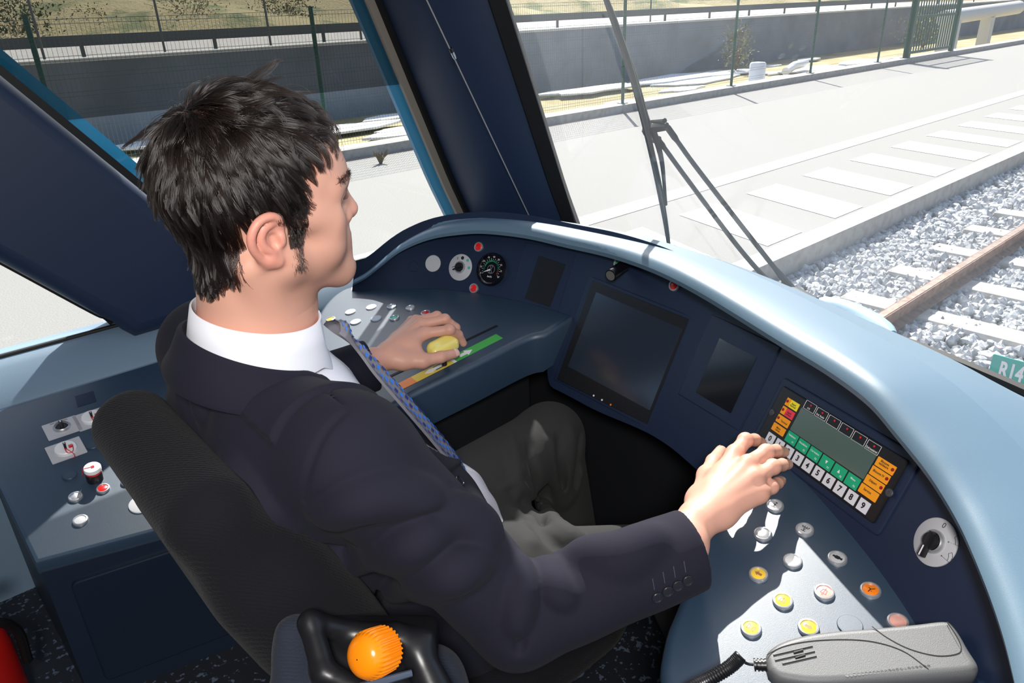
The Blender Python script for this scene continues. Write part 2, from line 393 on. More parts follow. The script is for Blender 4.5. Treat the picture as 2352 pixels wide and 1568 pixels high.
# white drum and pipe
q = at(1738, 178, -1.3); t2 = MB(); t2.lathe([(.28, 0), (.28, .95), (.24, 1.0), (.0, 1.02)], V(q[0] * .93, q[1] * .93, -1.6), V(0, 0, 1), 20)
tag(t2.build('drum', WHITEP), 'white upright drum on the trench floor behind the fence', 'drum')
q = at(1820, 160, -1.35); mb = MB(); mb.tube([(q[0] - .9, q[1] - .2, -1.35), (q[0] + .1, q[1], -1.2), (q[0] + 1.6, q[1] + .3, -1.2)], .17, 10)
tag(mb.build('pipe', WHITEP), 'short white pipe lying beside the white drum in the trench', 'pipe')
# thin far posts on the road
for (px_, py_, lab) in ((66, 5, 'thin dark post by the far road at the left edge'), (607, 10, 'thin dark lamp post by the far road, middle of the side window'), (360, 30, 'thin dark post by the far road, left of the lamp post'), (1495, 10, 'thin post on the far road behind the wiper'), (820, 0, 'thin dark post by the far road just left of the pillar')):
    r_ = ray(px_, py_); s_ = 24.0 / r_[1]; q = EYE + r_ * s_
    mb = MB(); mb.tube([(q[0], 24, .5), (q[0], 24, 3.2)], .035, 8); tag(mb.build('road_post', GRD), lab, 'post')
# ================================================================== CAB SHELL
YW = 1.75                                  # plane of the left side windows
LEAN = -.24 / .61                          # the pillars lean back as they rise
def smooth_prism(mb, poly, y0, y1, r=.02):
    """polygon given as (x,z), extruded along Y from y1 (outside) to y0 (inside) with a rounded inner edge"""
    poly = np.array(poly, float); n = len(poly)
    ar = sum(poly[i][0] * poly[(i + 1) % n][1] - poly[(i + 1) % n][0] * poly[i][1] for i in range(n))
    if ar < 0: poly = poly[::-1]
    G = [[(p[0], y1, p[1]) for p in poly]]
    for k in range(7):
        a = k / 6 * math.pi / 2; q = inset(poly, r * (1 - math.cos(a))); G.append([(p[0], y0 + r * (1 - math.sin(a)), p[1]) for p in q])
    mb.grid(G, cv=True, flip=False); o = len(mb.v) - n
    mb.f.append(tuple(range(o, o + n))); mb.m.append(mb.mi); return mb
def resample(poly, step):
    out = []; poly = np.array(poly, float)
    for i in range(len(poly)):
        a, b = poly[i], poly[(i + 1) % len(poly)]; k = max(1, int(np.linalg.norm(b - a) / step))
        out += [a + (b - a) * j / k for j in range(k)]
    return np.array(out)
# floor
m = mat('speckled_floor', (.008, .010, .014), .6); n = m.node_tree.nodes; L = m.node_tree.links
tc = n.new('ShaderNodeTexCoord'); vo = n.new('ShaderNodeTexNoise'); vo.inputs['Scale'].default_value = 95; vo.inputs['Detail'].default_value = 2
rp = n.new('ShaderNodeValToRGB'); rp.color_ramp.elements[0].position = .60; rp.color_ramp.elements[1].position = .645
rp.color_ramp.elements[0].color = (.010, .013, .020, 1); rp.color_ramp.elements[1].color = (.085, .115, .17, 1)
L.new(tc.outputs['Object'], vo.inputs['Vector']); L.new(vo.outputs[0], rp.inputs[0]); L.new(rp.outputs[0], n['Principled BSDF'].inputs['Base Color'])
mb = MB(); mb.box((.5, .55, .07), (1.9, 2.4, .06)); struct(mb.build('floor', m, smooth=False))
mb = MB(); mb.box((.0, 1.375, .20), (1.2, .75, .24)); struct(mb.build('floor_step', m, smooth=False))
# left wall under the windows with its sloping ledge
mb = MB(); mb.grid([[(x, 1.655, .10), (x, 1.655, .735), (x, 1.652, .752), (x, 1.66, .762), (x, 1.72, .808), (x, 1.745, .820), (x, 1.80, .822), (x, 1.80, .1)] for x in (-.6, .4, .9, 1.42)])
LEDGE = mat('ledge_blue_plastic', (.17, .25, .34), .45, bump=(1200, .2, .001))
struct(mb.build('wall_left', LEDGE))
# black gasket along the foot of the side windows
mb = MB(); mb.tube([(-.6, 1.752, .822), (.28, 1.752, .822), (1.40, 1.752, .822)], .0055, 8); struct(mb.build('trim_1', BLACK))
# rear post between the two side windows
up = [(-.30, 2.05), (.0, 1.683), (.25, 1.36), (.436, 1.119), (.52, 1.005), (.60, .91), (.68, .85), (.78, .815)]
lo_ = [(.345, .808), (.325, .83), (.312, .852), (.29, .872), (.155, 1.022), (.0, 1.19), (-.5, 1.72), (-.7, 2.05)]
mb = MB(); smooth_prism(mb, resample(up + lo_, .06), 1.67, 1.80, .035); struct(mb.build('pillar_rear', NAVYP, angle=60))
def strip(mb, path, w, y, th=.006):
    path = np.array(path, float); T = np.gradient(path, axis=0); T /= np.linalg.norm(T, axis=1)[:, None]; N_ = np.stack([-T[:, 1], T[:, 0]], 1)
    G = [[(p[0] + n_[0] * a, y + b, p[1] + n_[1] * a) for (a, b) in ((0, 0), (0, -th), (w, -th), (w, 0))] for p, n_ in zip(path, N_)]
    mb.grid(G, cv=True); return mb
mb = MB(); strip(mb, spline(up[:-2], 40), .020, 1.762); struct(mb.build('trim_2', BLACK))
mb = MB(); strip(mb, spline(lo_[::-1][:-1], 40), -.010, 1.762); struct(mb.build('trim_3', BLACK))
BLUE = mat('blue_body_paint', (.0, .115, .24), .35, coat=.3)
mb = MB(); strip(mb, spline([(p[0] + .012, p[1] + .012) for p in up[:-3]], 40), .031, 1.800); struct(mb.build('trim_4', BLUE))
# front left pillar
def pil(z, u, bulge=.05):
    k = LEAN * (z - .86) + .06 * max(0, .98 - z) ; Pa = V(1.362 + k, 1.755, z); Pb = V(1.50 + k * 1.03, 1.47, z)
    nn = nrm(V(-.89, -.45, 0)); return Pa + (Pb - Pa) * u + nn * bulge * math.sin(math.pi * min(max(u, 0), 1)) ** .8
zs = np.linspace(.76, 2.0, 26)
mb = MB(); mb.grid([[pil(z, u) for u in np.linspace(0, 1, 24)] + [pil(z, 1) + V(.05, .03, 0), pil(z, 0) + V(.03, .05, 0)] for z in zs], cv=True, flip=True); struct(mb.build('pillar_front', NAVYP, angle=60))
mb = MB(); mb.grid([[pil(z, 1) + V(*q, 0) for q in ((-.012, .012), (-.02, -.004), (0.006, -.034), (.03, -.02))] for z in zs], cv=True, flip=True); struct(mb.build('trim_5', BLACK, angle=60))
mb = MB(); mb.grid([[pil(z, 0) + V(*q, 0) for q in ((.008, .012), (-.001, -.006), (-.016, -.006), (-.016, .012))] for z in zs], cv=True, flip=True); struct(mb.build('trim_6', BLACK, angle=60))
mb = MB(); mb.grid([[pil(z, 0) + V(*q, 0) for q in ((-.014, .018), (-.016, .006), (-.040, .006), (-.040, .018))] for z in zs], cv=True, flip=True); struct(mb.build('trim_7', mat('taupe_trim', (.22, .19, .16), .5), angle=60))
mb = MB(); mb.grid([[pil(z, 0) + V(*q, 0) for q in ((-.02, .06), (-.02, .045), (-.058, .045), (-.058, .06))] for z in zs], cv=True, flip=True); struct(mb.build('trim_8', BLUE, angle=60))
# panes
CLEAR = glass('clear_pane', (.94, .97, .96))
def pane(name, poly, y, m_): mb = MB(); mb.add([(p[0], y, p[1]) for p in poly], [tuple(range(len(poly)))]); return struct(mb.build(name, m_, smooth=False))
w1 = pane('window_1', [(.60, .815), (1.40, .815), (.93, 2.0), (-.26, 2.0), (.25, 1.36)], 1.775, CLEAR)
mb = MB(); mb.add([(p[0], 1.770, p[1]) for p in [(.325, 1.27), (1.232, 1.27), (.93, 2.0), (-.26, 2.0)]], [(0, 1, 2, 3)]); mb.build('tinted_film', glass('tinted_film', (.40, .395, .385)), w1, smooth=False)['label'] = 'smoked sun film on the upper part of the side window'
pane('window_2', [(-.7, .815), (.31, .815), (.30, .86), (-.7, 2.0)], 1.775, CLEAR)
WSB = spline([(1.52, 1.50, .85), (1.42, 1.0, .885), (1.316, .61, .895), (1.218, .225, .895), (1.06, -.2, .88), (.86, -.62, .86)], 40)
mb = MB(); mb.grid([[p + V(LEAN * h, 0, h) for h in (-.03, .3, .7, 1.12)] for p in WSB]); struct(mb.build('window_3', glass('hazy_windscreen', (.95, .97, .97), .035)))  # veil of glare mixed into the pane material
mb = MB(); mb.grid([[p + V(-.005, 0, -.02), p + V(.02, 0, -.12), V(p[0] + .03, p[1], .10), V(p[0] + .05, p[1], .10), V(p[0] + .06, p[1], .7), p + V(.03, 0, -.03)] for p in WSB]); struct(mb.build('wall_front', DARKIN if False else mat('dark_front_lining', (.05, .055, .065), .7)))
mb = MB(); mb.tube([p + V(-.004, 0, .0) for p in WSB], .011, 8); struct(mb.build('trim_9', BLACK))
# roof, right wall and rear partition (out of the picture, they close the cab)
DARKIN = mat('dark_cab_lining', (.05, .055, .065), .7)
mb = MB(); mb.box((.30, .55, 2.03), (1.9, 2.5, .06)); struct(mb.build('ceiling', mat('grey_headliner', (.35, .36, .37), .8), smooth=False))
mb = MB(); mb.box((.15, -.68, .45), (1.5, .05, .9)); struct(mb.build('wall_right', DARKIN, smooth=False))
mb = MB(); mb.box((.88, -.68, 1.45), (.10, .05, 1.1)); struct(mb.build('pillar_right', DARKIN, smooth=False))
mb = MB(); mb.box((-.62, .55, 1.05), (.05, 2.5, 2.0)); struct(mb.build('wall_rear', DARKIN, smooth=False))
pane('window_4', [(-.58, .9), (.85, .9), (.85, 2.0), (-.58, 2.0)], -.68, CLEAR)
t = thing('flash_stand_in', (-.595, -.2, 1.70), 'added square housing on an arm for the stand-in camera flash, out of the picture', 'lamp')  # unseen fixture added around the flash light
mb = MB(); mb.tube([(-.595, -.2, 1.78), (-.22, -.2, 1.78)], .012, 8); mb.build('arm', BLKPL, t)
ax = np.array(lo.rotation_euler.to_matrix()); mb = MB(); mb.box(FLASH_POS + ax[:, 2] * .035, (.19, .19, .05), ax.T); mb.build('housing', BLKPL, t, smooth=False)
# blind cord down the pillar
t = thing('blind_cord', at(1222, 508, .885), 'thin taut cord with a small clamp in front of the pillar', 'cord')
a = at(1222, 510, .885); b = dep(980, 0, 1.58); b2 = a + (b - a) * 1.5; c = onplane(1040, 123, a, np.cross(b - a, np.cross(b - a, a - EYE)))
mb = MB(); mb.tube([a - (b - a) * .03, b2], .0016, 6); mb.build('cord', mat('grey_cord', (.30, .28, .27), .6), t)
dd = nrm(b - a); mb = MB(); mb.use(BLKPL).tube([c + dd * .004, c + dd * .014], .0048, 10); mb.use(STEEL).tube([c - dd * .014, c - dd * .008, c + dd * .004], [.003, .0045, .0045], 10); mb.build('clamp', None, t)['label'] = 'small steel and black clamp'
# wiper outside the windscreen
WN = nrm(np.cross(V(1.316 - 1.42, .61 - 1.0, 0), V(LEAN, 0, 1))); WN = WN if WN[0] > 0 else -WN
def ws(px, py, off): return onplane(px, py, V(1.39, .85, .89) + WN * off, WN)
t = thing('windscreen_wiper', ws(1850, 690, .05), 'black windscreen wiper with long blade and twin arms', 'wiper')
WIP = mat('wiper_black', (.035, .042, .045), .55)
mb = MB(); bl = [ws(*p, .028) for p in ((1392, -2), (1420, 75), (1448, 160), (1470, 240), (1492, 330), (1512, 420), (1527, 500), (1537, 568))]; bl = [bl[0] + (bl[0] - bl[1]) * .4] + bl; mb.tube(spline(bl, 40), [.004 + .004 * min(1, k / 8) * min(1, (39 - k) / 12 + .3) for k in range(40)], 6); mb.build('blade', WIP, t)
mb = MB(); bl = [ws(*p, .045) for p in ((1410, 40), (1455, 170), (1484, 275), (1500, 300), (1520, 370), (1529, 470))]; mb.tube(spline(bl, 30), [.003 + .006 * math.sin(math.pi * min(k + 3, 29) / 32) for k in range(30)], 6); mb.build('blade_frame', WIP, t)
mb = MB(); mb.tube([ws(1486, 300, .05), ws(1505, 292, .05), ws(1532, 290, .06)], [.014, .012, .009], 8); mb.tube([ws(1498, 265 + 15, .055), ws(1527, 277, .055)], .006, 8); mb.tube([ws(1497, 315, .05), ws(1512, 322, .05)], [.012, .010], 8); mb.build('pivot_bracket', WIP, t)
for P in ([(1533, 292), (1560, 330), (1600, 385), (1720, 540), (1800, 640), (1850, 692)], [(1508, 318), (1530, 345), (1570, 400), (1690, 560), (1765, 645), (1800, 668)]):
    mb = MB(); mb.tube(spline([ws(*p, .055) for p in P], 24), [.0075 - .002 * (k > 3) * (k < 18) for k in range(24)], 8); mb.build('arm', WIP, t)
mb = MB(); mb.tube([ws(1790, 660, .05), ws(1865, 705, .05)], [.02, .024], 10); mb.build('spindle', WIP, t)
mb = MB(); mb.tube(spline([ws(1865, 700, .06), ws(1930, 715, .08), ws(2000, 745, .08), ws(2050, 770, .06)], 12), [.012, .02, .024, .026, .027, .027, .027, .026, .025, .022, .018, .01], 10)
tag(mb.build('nose_fairing', mat('pale_blue_paint', (.30, .45, .58), .3)), 'pale blue fairing outside the windscreen foot beside the wiper spindle', 'fairing')
# side cabinet with its switch panel
ct = math.radians(14); CN = V(0, -math.sin(ct), math.cos(ct)); CU = V(1, 0, 0); CV = V(0, math.cos(ct), math.sin(ct)); CO = V(0, 1.645, .752)
def cab(px, py): return onplane(px, py, CO, CN)
def cabz(y): return .752 - (1.645 - y) * math.tan(ct)
fl = cab(85, 1287); fr = cab(350, 1216); fd = nrm(V(fr[0] - fl[0], fr[1] - fl[1], 0)); fe = fl + fd * .34
CABY = [(fl[0] - .012, 1.645), (.47, 1.645), (.47, 1.22), (fe[0], 1.16), (fe[0], fe[1]), (fl[0], fl[1])]
t = thing('side_cabinet', (.15, 1.35, .32), 'navy side cabinet with switch panel behind the driver seat', 'cabinet')
n_ = len(CABY); mb = MB(); mb.add([(x, y, .32) for x, y in CABY] + [(x, y, cabz(y) - .026) for x, y in CABY], [tuple(range(n_)), tuple(range(2 * n_ - 1, n_ - 1, -1))] + [(i, i + n_, (i + 1) % n_ + n_, (i + 1) % n_) for i in range(n_)]); mb.build('body', mat('navy_cabinet', (.008, .016, .034), .45), t, smooth=False)
mb = MB(); mb.prism(inset(np.array([((x), (y - 1.645) / math.cos(ct)) for x, y in CABY[::-1]]), -.004), -.028, 0, CO, CU, CV, CN, bev=.006); mb.build('top', NAVY2, t)
fn = V(fd[1], -fd[0], 0); fo = V(fl[0], fl[1], 0); zt = cabz(fl[1])
mb = MB(); mb.prism(rrect(.285, zt - .06 - .36, .012), 0, .008, fo + fd * .175 + V(0, 0, (zt - .06 + .36) / 2), fd, V(0, 0, 1), fn, bev=.003); door = mb.build('door', mat('navy_door', (.007, .014, .030), .4), t)
mb = MB(); mb.lathe([(.011, 0), (.011, .006), (.008, .008), (0, .008)], fo + fd * .29 + fn * .008 + V(0, 0, zt - .12), fn, 20); mb.build('lock', BLKPL, door)
def selector(c, parent, U, Vv, N, plate=None, r=.017, knob_ang=0, name='selector_switch', kh=.0155, fin=1.05, label=None):
    """a square or round plate, a ring, and a black knob with a fin"""
    mb = MB()
    if plate is None: pass
    elif isinstance(plate, tuple): mb.use(LGREY).prism(rrect(plate[0], plate[1], .001, 2), 0, .0015, c, U, Vv, N)
    else: mb.use(LGREY).lathe([(plate, 0), (plate, .002), (plate - .001, .0026), (0, .0026)], c, N, 48)
    mb.use(SILV).lathe([(r, .001), (r, .005), (r * .84, .008), (r * .80, .008), (r * .78, .004), (0, .004)], c, N, 36)
    o = mb.build(name, None, parent)
    if label: o['label'] = label
    ca, sa = math.cos(knob_ang), math.sin(knob_ang); d = U * sa + Vv * ca; e = U * ca - Vv * sa
    mb = MB(); mb.use(BLKPL).lathe([(r * .74, .002), (r * .72, kh - .0055), (r * .66, kh - .004), (0, kh - .004)], c, N, 32)
    mb.prism([(-r * .19, -r * .75), (r * .19, -r * .75), (r * .24, r * fin), (-r * .24, r * fin)], kh - .0075, kh, c, e, d, N, bev=.0015)
    mb.use(WHITEP).prism([(-r * .06, r * .55), (r * .06, r * .55), (r * .06, r * (fin - .05)), (-r * .06, r * (fin - .05))], kh, kh + .0003, c, e, d, N)
    mb.build('knob', None, o); return o
a0 = cab(143, 983); a1 = cab(152, 1034); a2 = cab(212, 962)
o = selector(a0, t, CU, CV, CN, (.060, .050), .0155, .1, kh=.0095, fin=.95, label='selector switch on a pale square plate')
mb = MB()
for x_, w_ in ((-.012, .008), (-.002, .009), (.010, .010)): mb.box(a0 + CV * .0205 + CU * x_ + CN * .0017, (w_, .0028, .0004), (CU, CV, CN))
mb.build('plate_marking', mat('faint_print', (.25, .25, .27), .6), o, smooth=False)
for c_, lab in ((a1, 'sealed selector on a pale square plate with red lead seal'), (a2, 'sealed selector half hidden behind the seat back')):
    o = selector(c_, t, CU, CV, CN, (.060, .052), .0105, .1, kh=.0125, fin=1.1, label=lab)
    mb = MB(); mb.use(WHITEP).lathe([(.019, .0015), (.0192, .007), (.0175, .009), (.010, .009)], c_, CN, 28); mb.build('guard_ring', None, o)
    mb = MB(); s0 = c_ + CV * -.013 + CU * .004 + CN * .012; mb.use(REDP).tube(spline([s0 + CN * .004, s0 + V(.006, -.002, .006), s0 + V(.004, -.008, -.002), s0 + V(-.005, -.007, -.003), s0 + V(-.006, 0, .004), s0 + V(.003, -.012, -.006), s0 + V(.002, -.020, -.011)], 30), .0007, 6); mb.box(s0 + V(.004, .003, .004), (.007, .006, .004)); mb.build('seal', None, o)['label'] = 'red wire lead seal'
for c_ in (cab(160, 1092), cab(214, 1022)):
    mb = MB(); mb.lathe([(.0125, 0), (.0125, .002), (.0115, .0032), (0, .0032)], c_, CN, 28); mb.build('blank_plug', NAVY2, t)
c_ = cab(219, 1100); mb = MB(); mb.use(BLKPL).lathe([(.014, 0), (.014, .018), (.0135, .019)], c_, CN, 30); mb.use(mat('clear_red', (.55, .03, .03), .2)).lathe([(.0138, .019), (.0138, .024)], c_, CN, 30); mb.use(WHITEP).lathe([(.0145, .024), (.0145, .030), (.0135, .0315), (0, .0315)], c_, CN, 30)
o = mb.build('emergency_switch', None, t); o['label'] = 'tall round switch with white cap and red seal'
mb = MB(); mb.use(REDP).box(c_ + CN * .032 + CU * .001, (.005, .005, .0016)); mb.tube([c_ + CN * .032, c_ + CN * .033 + V(-.014, .003, 0), c_ + V(-.018, -.004, .02)], .0006, 5); mb.build('seal', None, o)
def pushbutton(c, parent, N, U, Vv, col, label, r=.0125, icon=None, flat=False, ring=None, cap_h=.0035, name='push_button'):
    mb = MB(); mb.use(ring or SILV)
    if flat: mb.lathe([(r, 0), (r, .0018), (r * .93, .0028), (0, .0030)], c, N, 36)
    else: mb.lathe([(r, -.001), (r, .0022), (r * .93, .0040), (r * .80, .0044), (r * .74, .0026), (0, .0026)], c, N, 36)
    o = mb.build(name, None, parent); o['label'] = label
    if not flat:
        mb = MB(); mb.use(col).lathe([(r * .72, .0005), (r * .72, cap_h - .0006), (r * .66, cap_h), (0, cap_h + .0002)], c, N, 32)
        if icon: icon(mb, c + N * (cap_h + .0003), U, Vv, N, r)
        mb.build('button_cap', None, o)
    return o
pushbutton(cab(174, 1142), t, CN, CU, CV, SILV, 'plain silver button', .012)
pushbutton(cab(185, 1196), t, CN, CU, CV, WHITEP, 'white button nearest the front edge', .0125)
pushbutton(cab(237, 1123), t, CN, CU, CV, REDP, 'red button beside the tall switch', .0115)
pushbutton(cab(292, 1107), t, CN, CU, CV, WHITEP, 'pale button half hidden behind the seat', .0105)
c_ = cab(325, 1158); mb = MB(); mb.lathe([(.021, 0), (.021, .002), (.020, .0028), (0, .0028)], c_, CN, 40); mb.build('blank_plate', WHITEP, t)['label'] = 'large round white plate half hidden by the seat'
mb = MB(); q = [cab(*p) for p in ((172, 910), (215, 898), (222, 922), (178, 935))]; mb.add([p + CN * .0006 for p in q], [(3, 2, 1, 0)]); mb.build('blank_plate', NAVY, t, smooth=False)
# fire extinguisher in the corner
ex = V(-.115, 1.30, .32)
t = thing('fire_extinguisher', ex, 'red fire extinguisher standing in the lower left corner', 'fire extinguisher')
mb = MB(); mb.lathe([(.062, 0), (.066, .01), (.066, .17), (.060, .20), (.04, .225), (.02, .235), (.018, .25)], ex, V(0, 0, 1), 36); mb.build('cylinder', mat('red_enamel', (.42, .01, .008), .25), t)
mb = MB(); mb.tube(spline([ex + V(.0, -.02, .25), ex + V(.05, -.05, .25), ex + V(.078, -.03, .2), ex + V(.076, -.02, .12)], 20), .008, 8); mb.build('hose', BLACK, t)
mb = MB(); mb.box(ex + V(0, 0, .265), (.03, .03, .03)); mb.box(ex + V(.02, 0, .288), (.09, .02, .01)); mb.build('valve', BLKPL, t)
# ================================================================== DASHBOARD
TILT = math.tan(math.radians(27))
PB = spline([(0.873, 1.642), (.995, 1.442), (1.055, 1.24), (1.075, 1.08), (1.068, .90), (1.045, .73), (.985, .55), (.90, .37), (.83, .24), (.76, .14), (.68, .05)], 301)
PT = np.gradient(PB, axis=0); PT /= np.linalg.norm(PT, axis=1)[:, None]; PN = np.stack([-PT[:, 1], PT[:, 0]], 1)
if PN[150, 0] < 0: PN = -PN
def pan(i, z): return V(PB[i, 0] + PN[i, 0] * TILT * (z - .8), PB[i, 1] + PN[i, 1] * TILT * (z - .8), z)
def deskz(x): return .8 + .17 * (x - .95)
DN = nrm(V(-.17, 0, 1)); DU = V(0, -1, 0); DV = np.cross(DN, DU); DP = V(.95, 0, .8)
def desk(px, py): return onplane(px, py, DP, DN)
LIPPX = spline([(812, 655), (840, 640), (875, 612), (920, 578), (987, 550), (1059, 539), (1116, 537), (1211, 548), (1300, 569), (1400, 592), (1503, 628), (1600, 677), (1700, 738), (1811, 808), (1900, 862), (1993, 931), (2052, 1000), (2122, 1086), (2169, 1157), (2210, 1230), (2245, 1310), (2280, 1400), (2312, 1500), (2340, 1620)], 141)
pv = []; NZ = 61; zz = np.linspace(.6, 1.12, NZ)
for i in range(301): pv += [pan(i, z) for z in zz]
PBV = BVHTree.FromPolygons([tuple(p) for p in pv], [(i * NZ + j, (i + 1) * NZ + j, (i + 1) * NZ + j + 1, i * NZ + j + 1) for i in range(300) for j in range(NZ - 1)])
def panhit(px, py):
    h, n_, ix, d = PBV.ray_cast(Vector(EYE), Vector(ray(px, py)).normalized())
    return None if h is None else np.array(h)
def panframe(px, py):
    h = panhit(px, py); i = int(np.argmin(np.hypot(*(PB + PN * TILT * (h[2] - .8) - h[:2]).T)))
    Vv = nrm(V(PN[i, 0] * TILT, PN[i, 1] * TILT, 1)); U = V(PT[i, 0], PT[i, 1], 0)
    if U[1] > 0: U = -U
    N = np.cross(U, Vv); return h, U, Vv, N, i
dash = thing('dashboard', (1.0, .85, .70), 'dark navy curved driver desk with screens and hooded instrument panel', 'dashboard')
# lip heights along the panel
lip = []
for p in LIPPX:
    h = panhit(*p)
    if h is None: continue
    i = int(np.argmin(np.hypot(*(PB + PN * TILT * (h[2] - .8) - h[:2]).T))); lip.append((i, h[2], p))
li = np.array([l[0] for l in lip], float); lz = np.array([l[1] for l in lip]); o_ = np.argsort(li); 
lipz = np.interp(np.arange(301), li[o_], lz[o_])
k_ = np.ones(9) / 9; lipz = np.convolve(np.pad(lipz, 4, 'edge'), k_, 'valid')
def sst(a, b, x): x = min(max((x - a) / (b - a), 0), 1); return x * x * (3 - 2 * x)
G = []
for i in range(0, 301, 2):
    s = i / 300; zd = deskz(PB[i, 0]) - .012
    zb = zd + (.672 + .02 * sst(.38, .55, s) - zd) * sst(.262, .325, s) * (1 - sst(.595, .66, s))
    zt = lipz[i] + .05; row = []
    back = V(PN[i, 0], PN[i, 1], 0)
    row += [pan(i, zb) + back * .30 + V(0, 0, -.05), pan(i, zb) + back * .06 + V(0, 0, -.02), pan(i, zb) + back * .02 + V(0, 0, -.012), pan(i, zb) + back * .004 + V(0, 0, -.003)]
    row += [pan(i, zb + (zt - zb) * k / 10) for k in range(11)]
    G.append(row)
mb = MB(); mb.grid(G, flip=True); mb.build('instrument_panel', NAVY, dash, angle=60)
# hood: from behind the panel top, round the rim, out to the windscreen foot
hood_rows = []; rimpts = []
for kk, p in enumerate(LIPPX):
    h = panhit(*p)
    if h is None: continue
    i = int(np.argmin(np.hypot(*(PB + PN * TILT * (h[2] - .8) - h[:2]).T)))
    s = i / 300
    back = V(PN[i, 0], PN[i, 1], 0); d = nrm(h - EYE)
    over = (.052 + .062 * sst(.33, .48, s) * (1 - sst(.60, .84, s))) * sst(0, .10, s) + .004
    r0 = h - d * over                                          # the rim's lower edge as the driver sees it
    up_ = .015 + .012 * sst(0, .15, s)
    topz = r0[2] + up_
    c = r0 + back * .006 + V(0, 0, up_ * .4)
    foot_i = int(np.argmin(np.linalg.norm(WSB[:, :2] - (r0[:2] + PN[i] * .25), axis=1)))
    foot = WSB[foot_i].copy() + V(-.012, 0, -.004)
    if s < .22:                                                # left shoulder falls to the window ledge
        f2 = V(min(r0[0] + .16, 1.36), 1.72, .815); a_ = sst(.10, .24, s); foot = f2 * (1 - a_) + foot * a_
    if foot[2] > topz - .01: foot[2] = topz - .01
    row = [pan(i, h[2] + .045) + back * .004, r0 + back * .05 + V(0, 0, .008), r0 + back * .02 + V(0, 0, -.001), r0]
    row += [r0 + back * .003 + V(0, 0, up_ * .35) - back * .006, r0 + back * .002 + V(0, 0, up_ * .72), r0 + back * .012 + V(0, 0, up_ * .95), r0 + back * .026 + V(0, 0, up_)]
    e = r0 + back * .026 + V(0, 0, up_); L_ = np.linalg.norm((foot - e)[:2])
    q1 = e + (foot - e) * .22; q1[2] = e[2] - .003
    q2 = e + (foot - e) * min(.5, .11 / max(L_, .02)); q2[2] = e[2] - .010 - .006 * s
    q3 = q2 + (foot - q2) * .025; q3[2] -= .011
    mid_ = (q3 + foot) / 2; mid_[2] = min(q3[2], max(foot[2], q3[2] - .02)) 
    row += [e * .5 + q2 * .5 + V(0, 0, .002), q2, q3, mid_, foot, foot + back * .02 + V(0, 0, -.06)]
    hood_rows.append(row)
HR = np.array(hood_rows)
for _ in range(3): HR[1:-1] = (HR[:-2] + 2 * HR[1:-1] + HR[2:]) / 4
for _ in range(60): HR[1:-1, 8:] = (HR[:-2, 8:] + 2 * HR[1:-1, 8:] + HR[2:, 8:]) / 4
mb = MB(); mb.grid(HR, flip=True); mb.build('hood', HOODM, dash, angle=38)
# desks
from mathutils.geometry import tessellate_polygon
def polydesk(name, pts, m_, th=.05, r=.012):
    poly = [np.array(q[:2], float) for q in pts]; keep = [poly[0]]
    for q in poly[1:]:
        if np.linalg.norm(q - keep[-1]) > .014: keep.append(q)
    if np.linalg.norm(keep[0] - keep[-1]) < .014: keep.pop()
    poly = np.array(keep); n = len(poly)
    ar = sum(poly[i][0] * poly[(i + 1) % n][1] - poly[(i + 1) % n][0] * poly[i][1] for i in range(n))
    if ar < 0: poly = poly[::-1]
    G = []
    for k in range(8):
        a = k / 7 * math.pi / 2; q = inset(poly, r * (1 - math.cos(a))); G.append([(p[0], p[1], deskz(p[0]) - r * (1 - math.sin(a))) for p in q])
    G.append([(p[0], p[1], deskz(p[0])) for p in inset(poly, r * 1.15)]); lowp = inset(poly, .012); G.insert(0, [(p[0], p[1], deskz(p[0]) - th) for p in lowp]); G.insert(0, [(p[0], p[1], deskz(p[0]) - th) for p in inset(poly, .05)])
    mb = MB(); mb.grid(G, cv=True); o = len(mb.v) - n
    for tri in tessellate_polygon([[Vector(p) for p in G[-1]]]): mb.f.append(tuple(o + i for i in tri)); mb.m.append(0)
    return mb.build(name, m_, dash, angle=50)
def dk(*P): return [desk(*p) for p in P]
lo2 = dk((820, 652), (790, 662), (765, 677), (745, 697), (730, 720), (718, 750), (708, 800), (735, 880), (790, 945), (850, 960), (900, 932), (945, 905), (1000, 878), (1100, 830), (1190, 785), (1225, 770), (1252, 765))
edge = [V(PB[i, 0] + PN[i, 0] * .012, PB[i, 1] + PN[i, 1] * .012, 0) for i in range(96, -1, -8)]
polydesk('left_desk', spline(np.array([q[:2] for q in lo2]), 60).tolist() + [e[:2] for e in edge], NAVY2, .10)
ri = dk((1640, 1085), (1637, 1130), (1622, 1200), (1595, 1290), (1556, 1390), (1535, 1440), (1521, 1500), (1517, 1545), (1528, 1580), (1560, 1605), (1640, 1620), (1900, 1660), (2330, 1690))
edge = [V(PB[i, 0] + PN[i, 0] * .012, PB[i, 1] + PN[i, 1] * .012, 0) for i in range(298, 182, -8)]
polydesk('right_desk', spline(np.array([q[:2] for q in ri]), 60).tolist() + [e[:2] for e in edge], NAVY2, .10)
# pedestals under the desks (dark foot space)
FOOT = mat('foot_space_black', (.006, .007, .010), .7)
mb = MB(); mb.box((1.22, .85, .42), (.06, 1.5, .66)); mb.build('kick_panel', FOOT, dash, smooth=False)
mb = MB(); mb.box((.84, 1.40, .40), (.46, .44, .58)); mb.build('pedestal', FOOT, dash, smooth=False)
mb = MB(); mb.box((.86, .16, .41), (.40, .26, .62)); mb.build('pedestal', FOOT, dash, smooth=False)
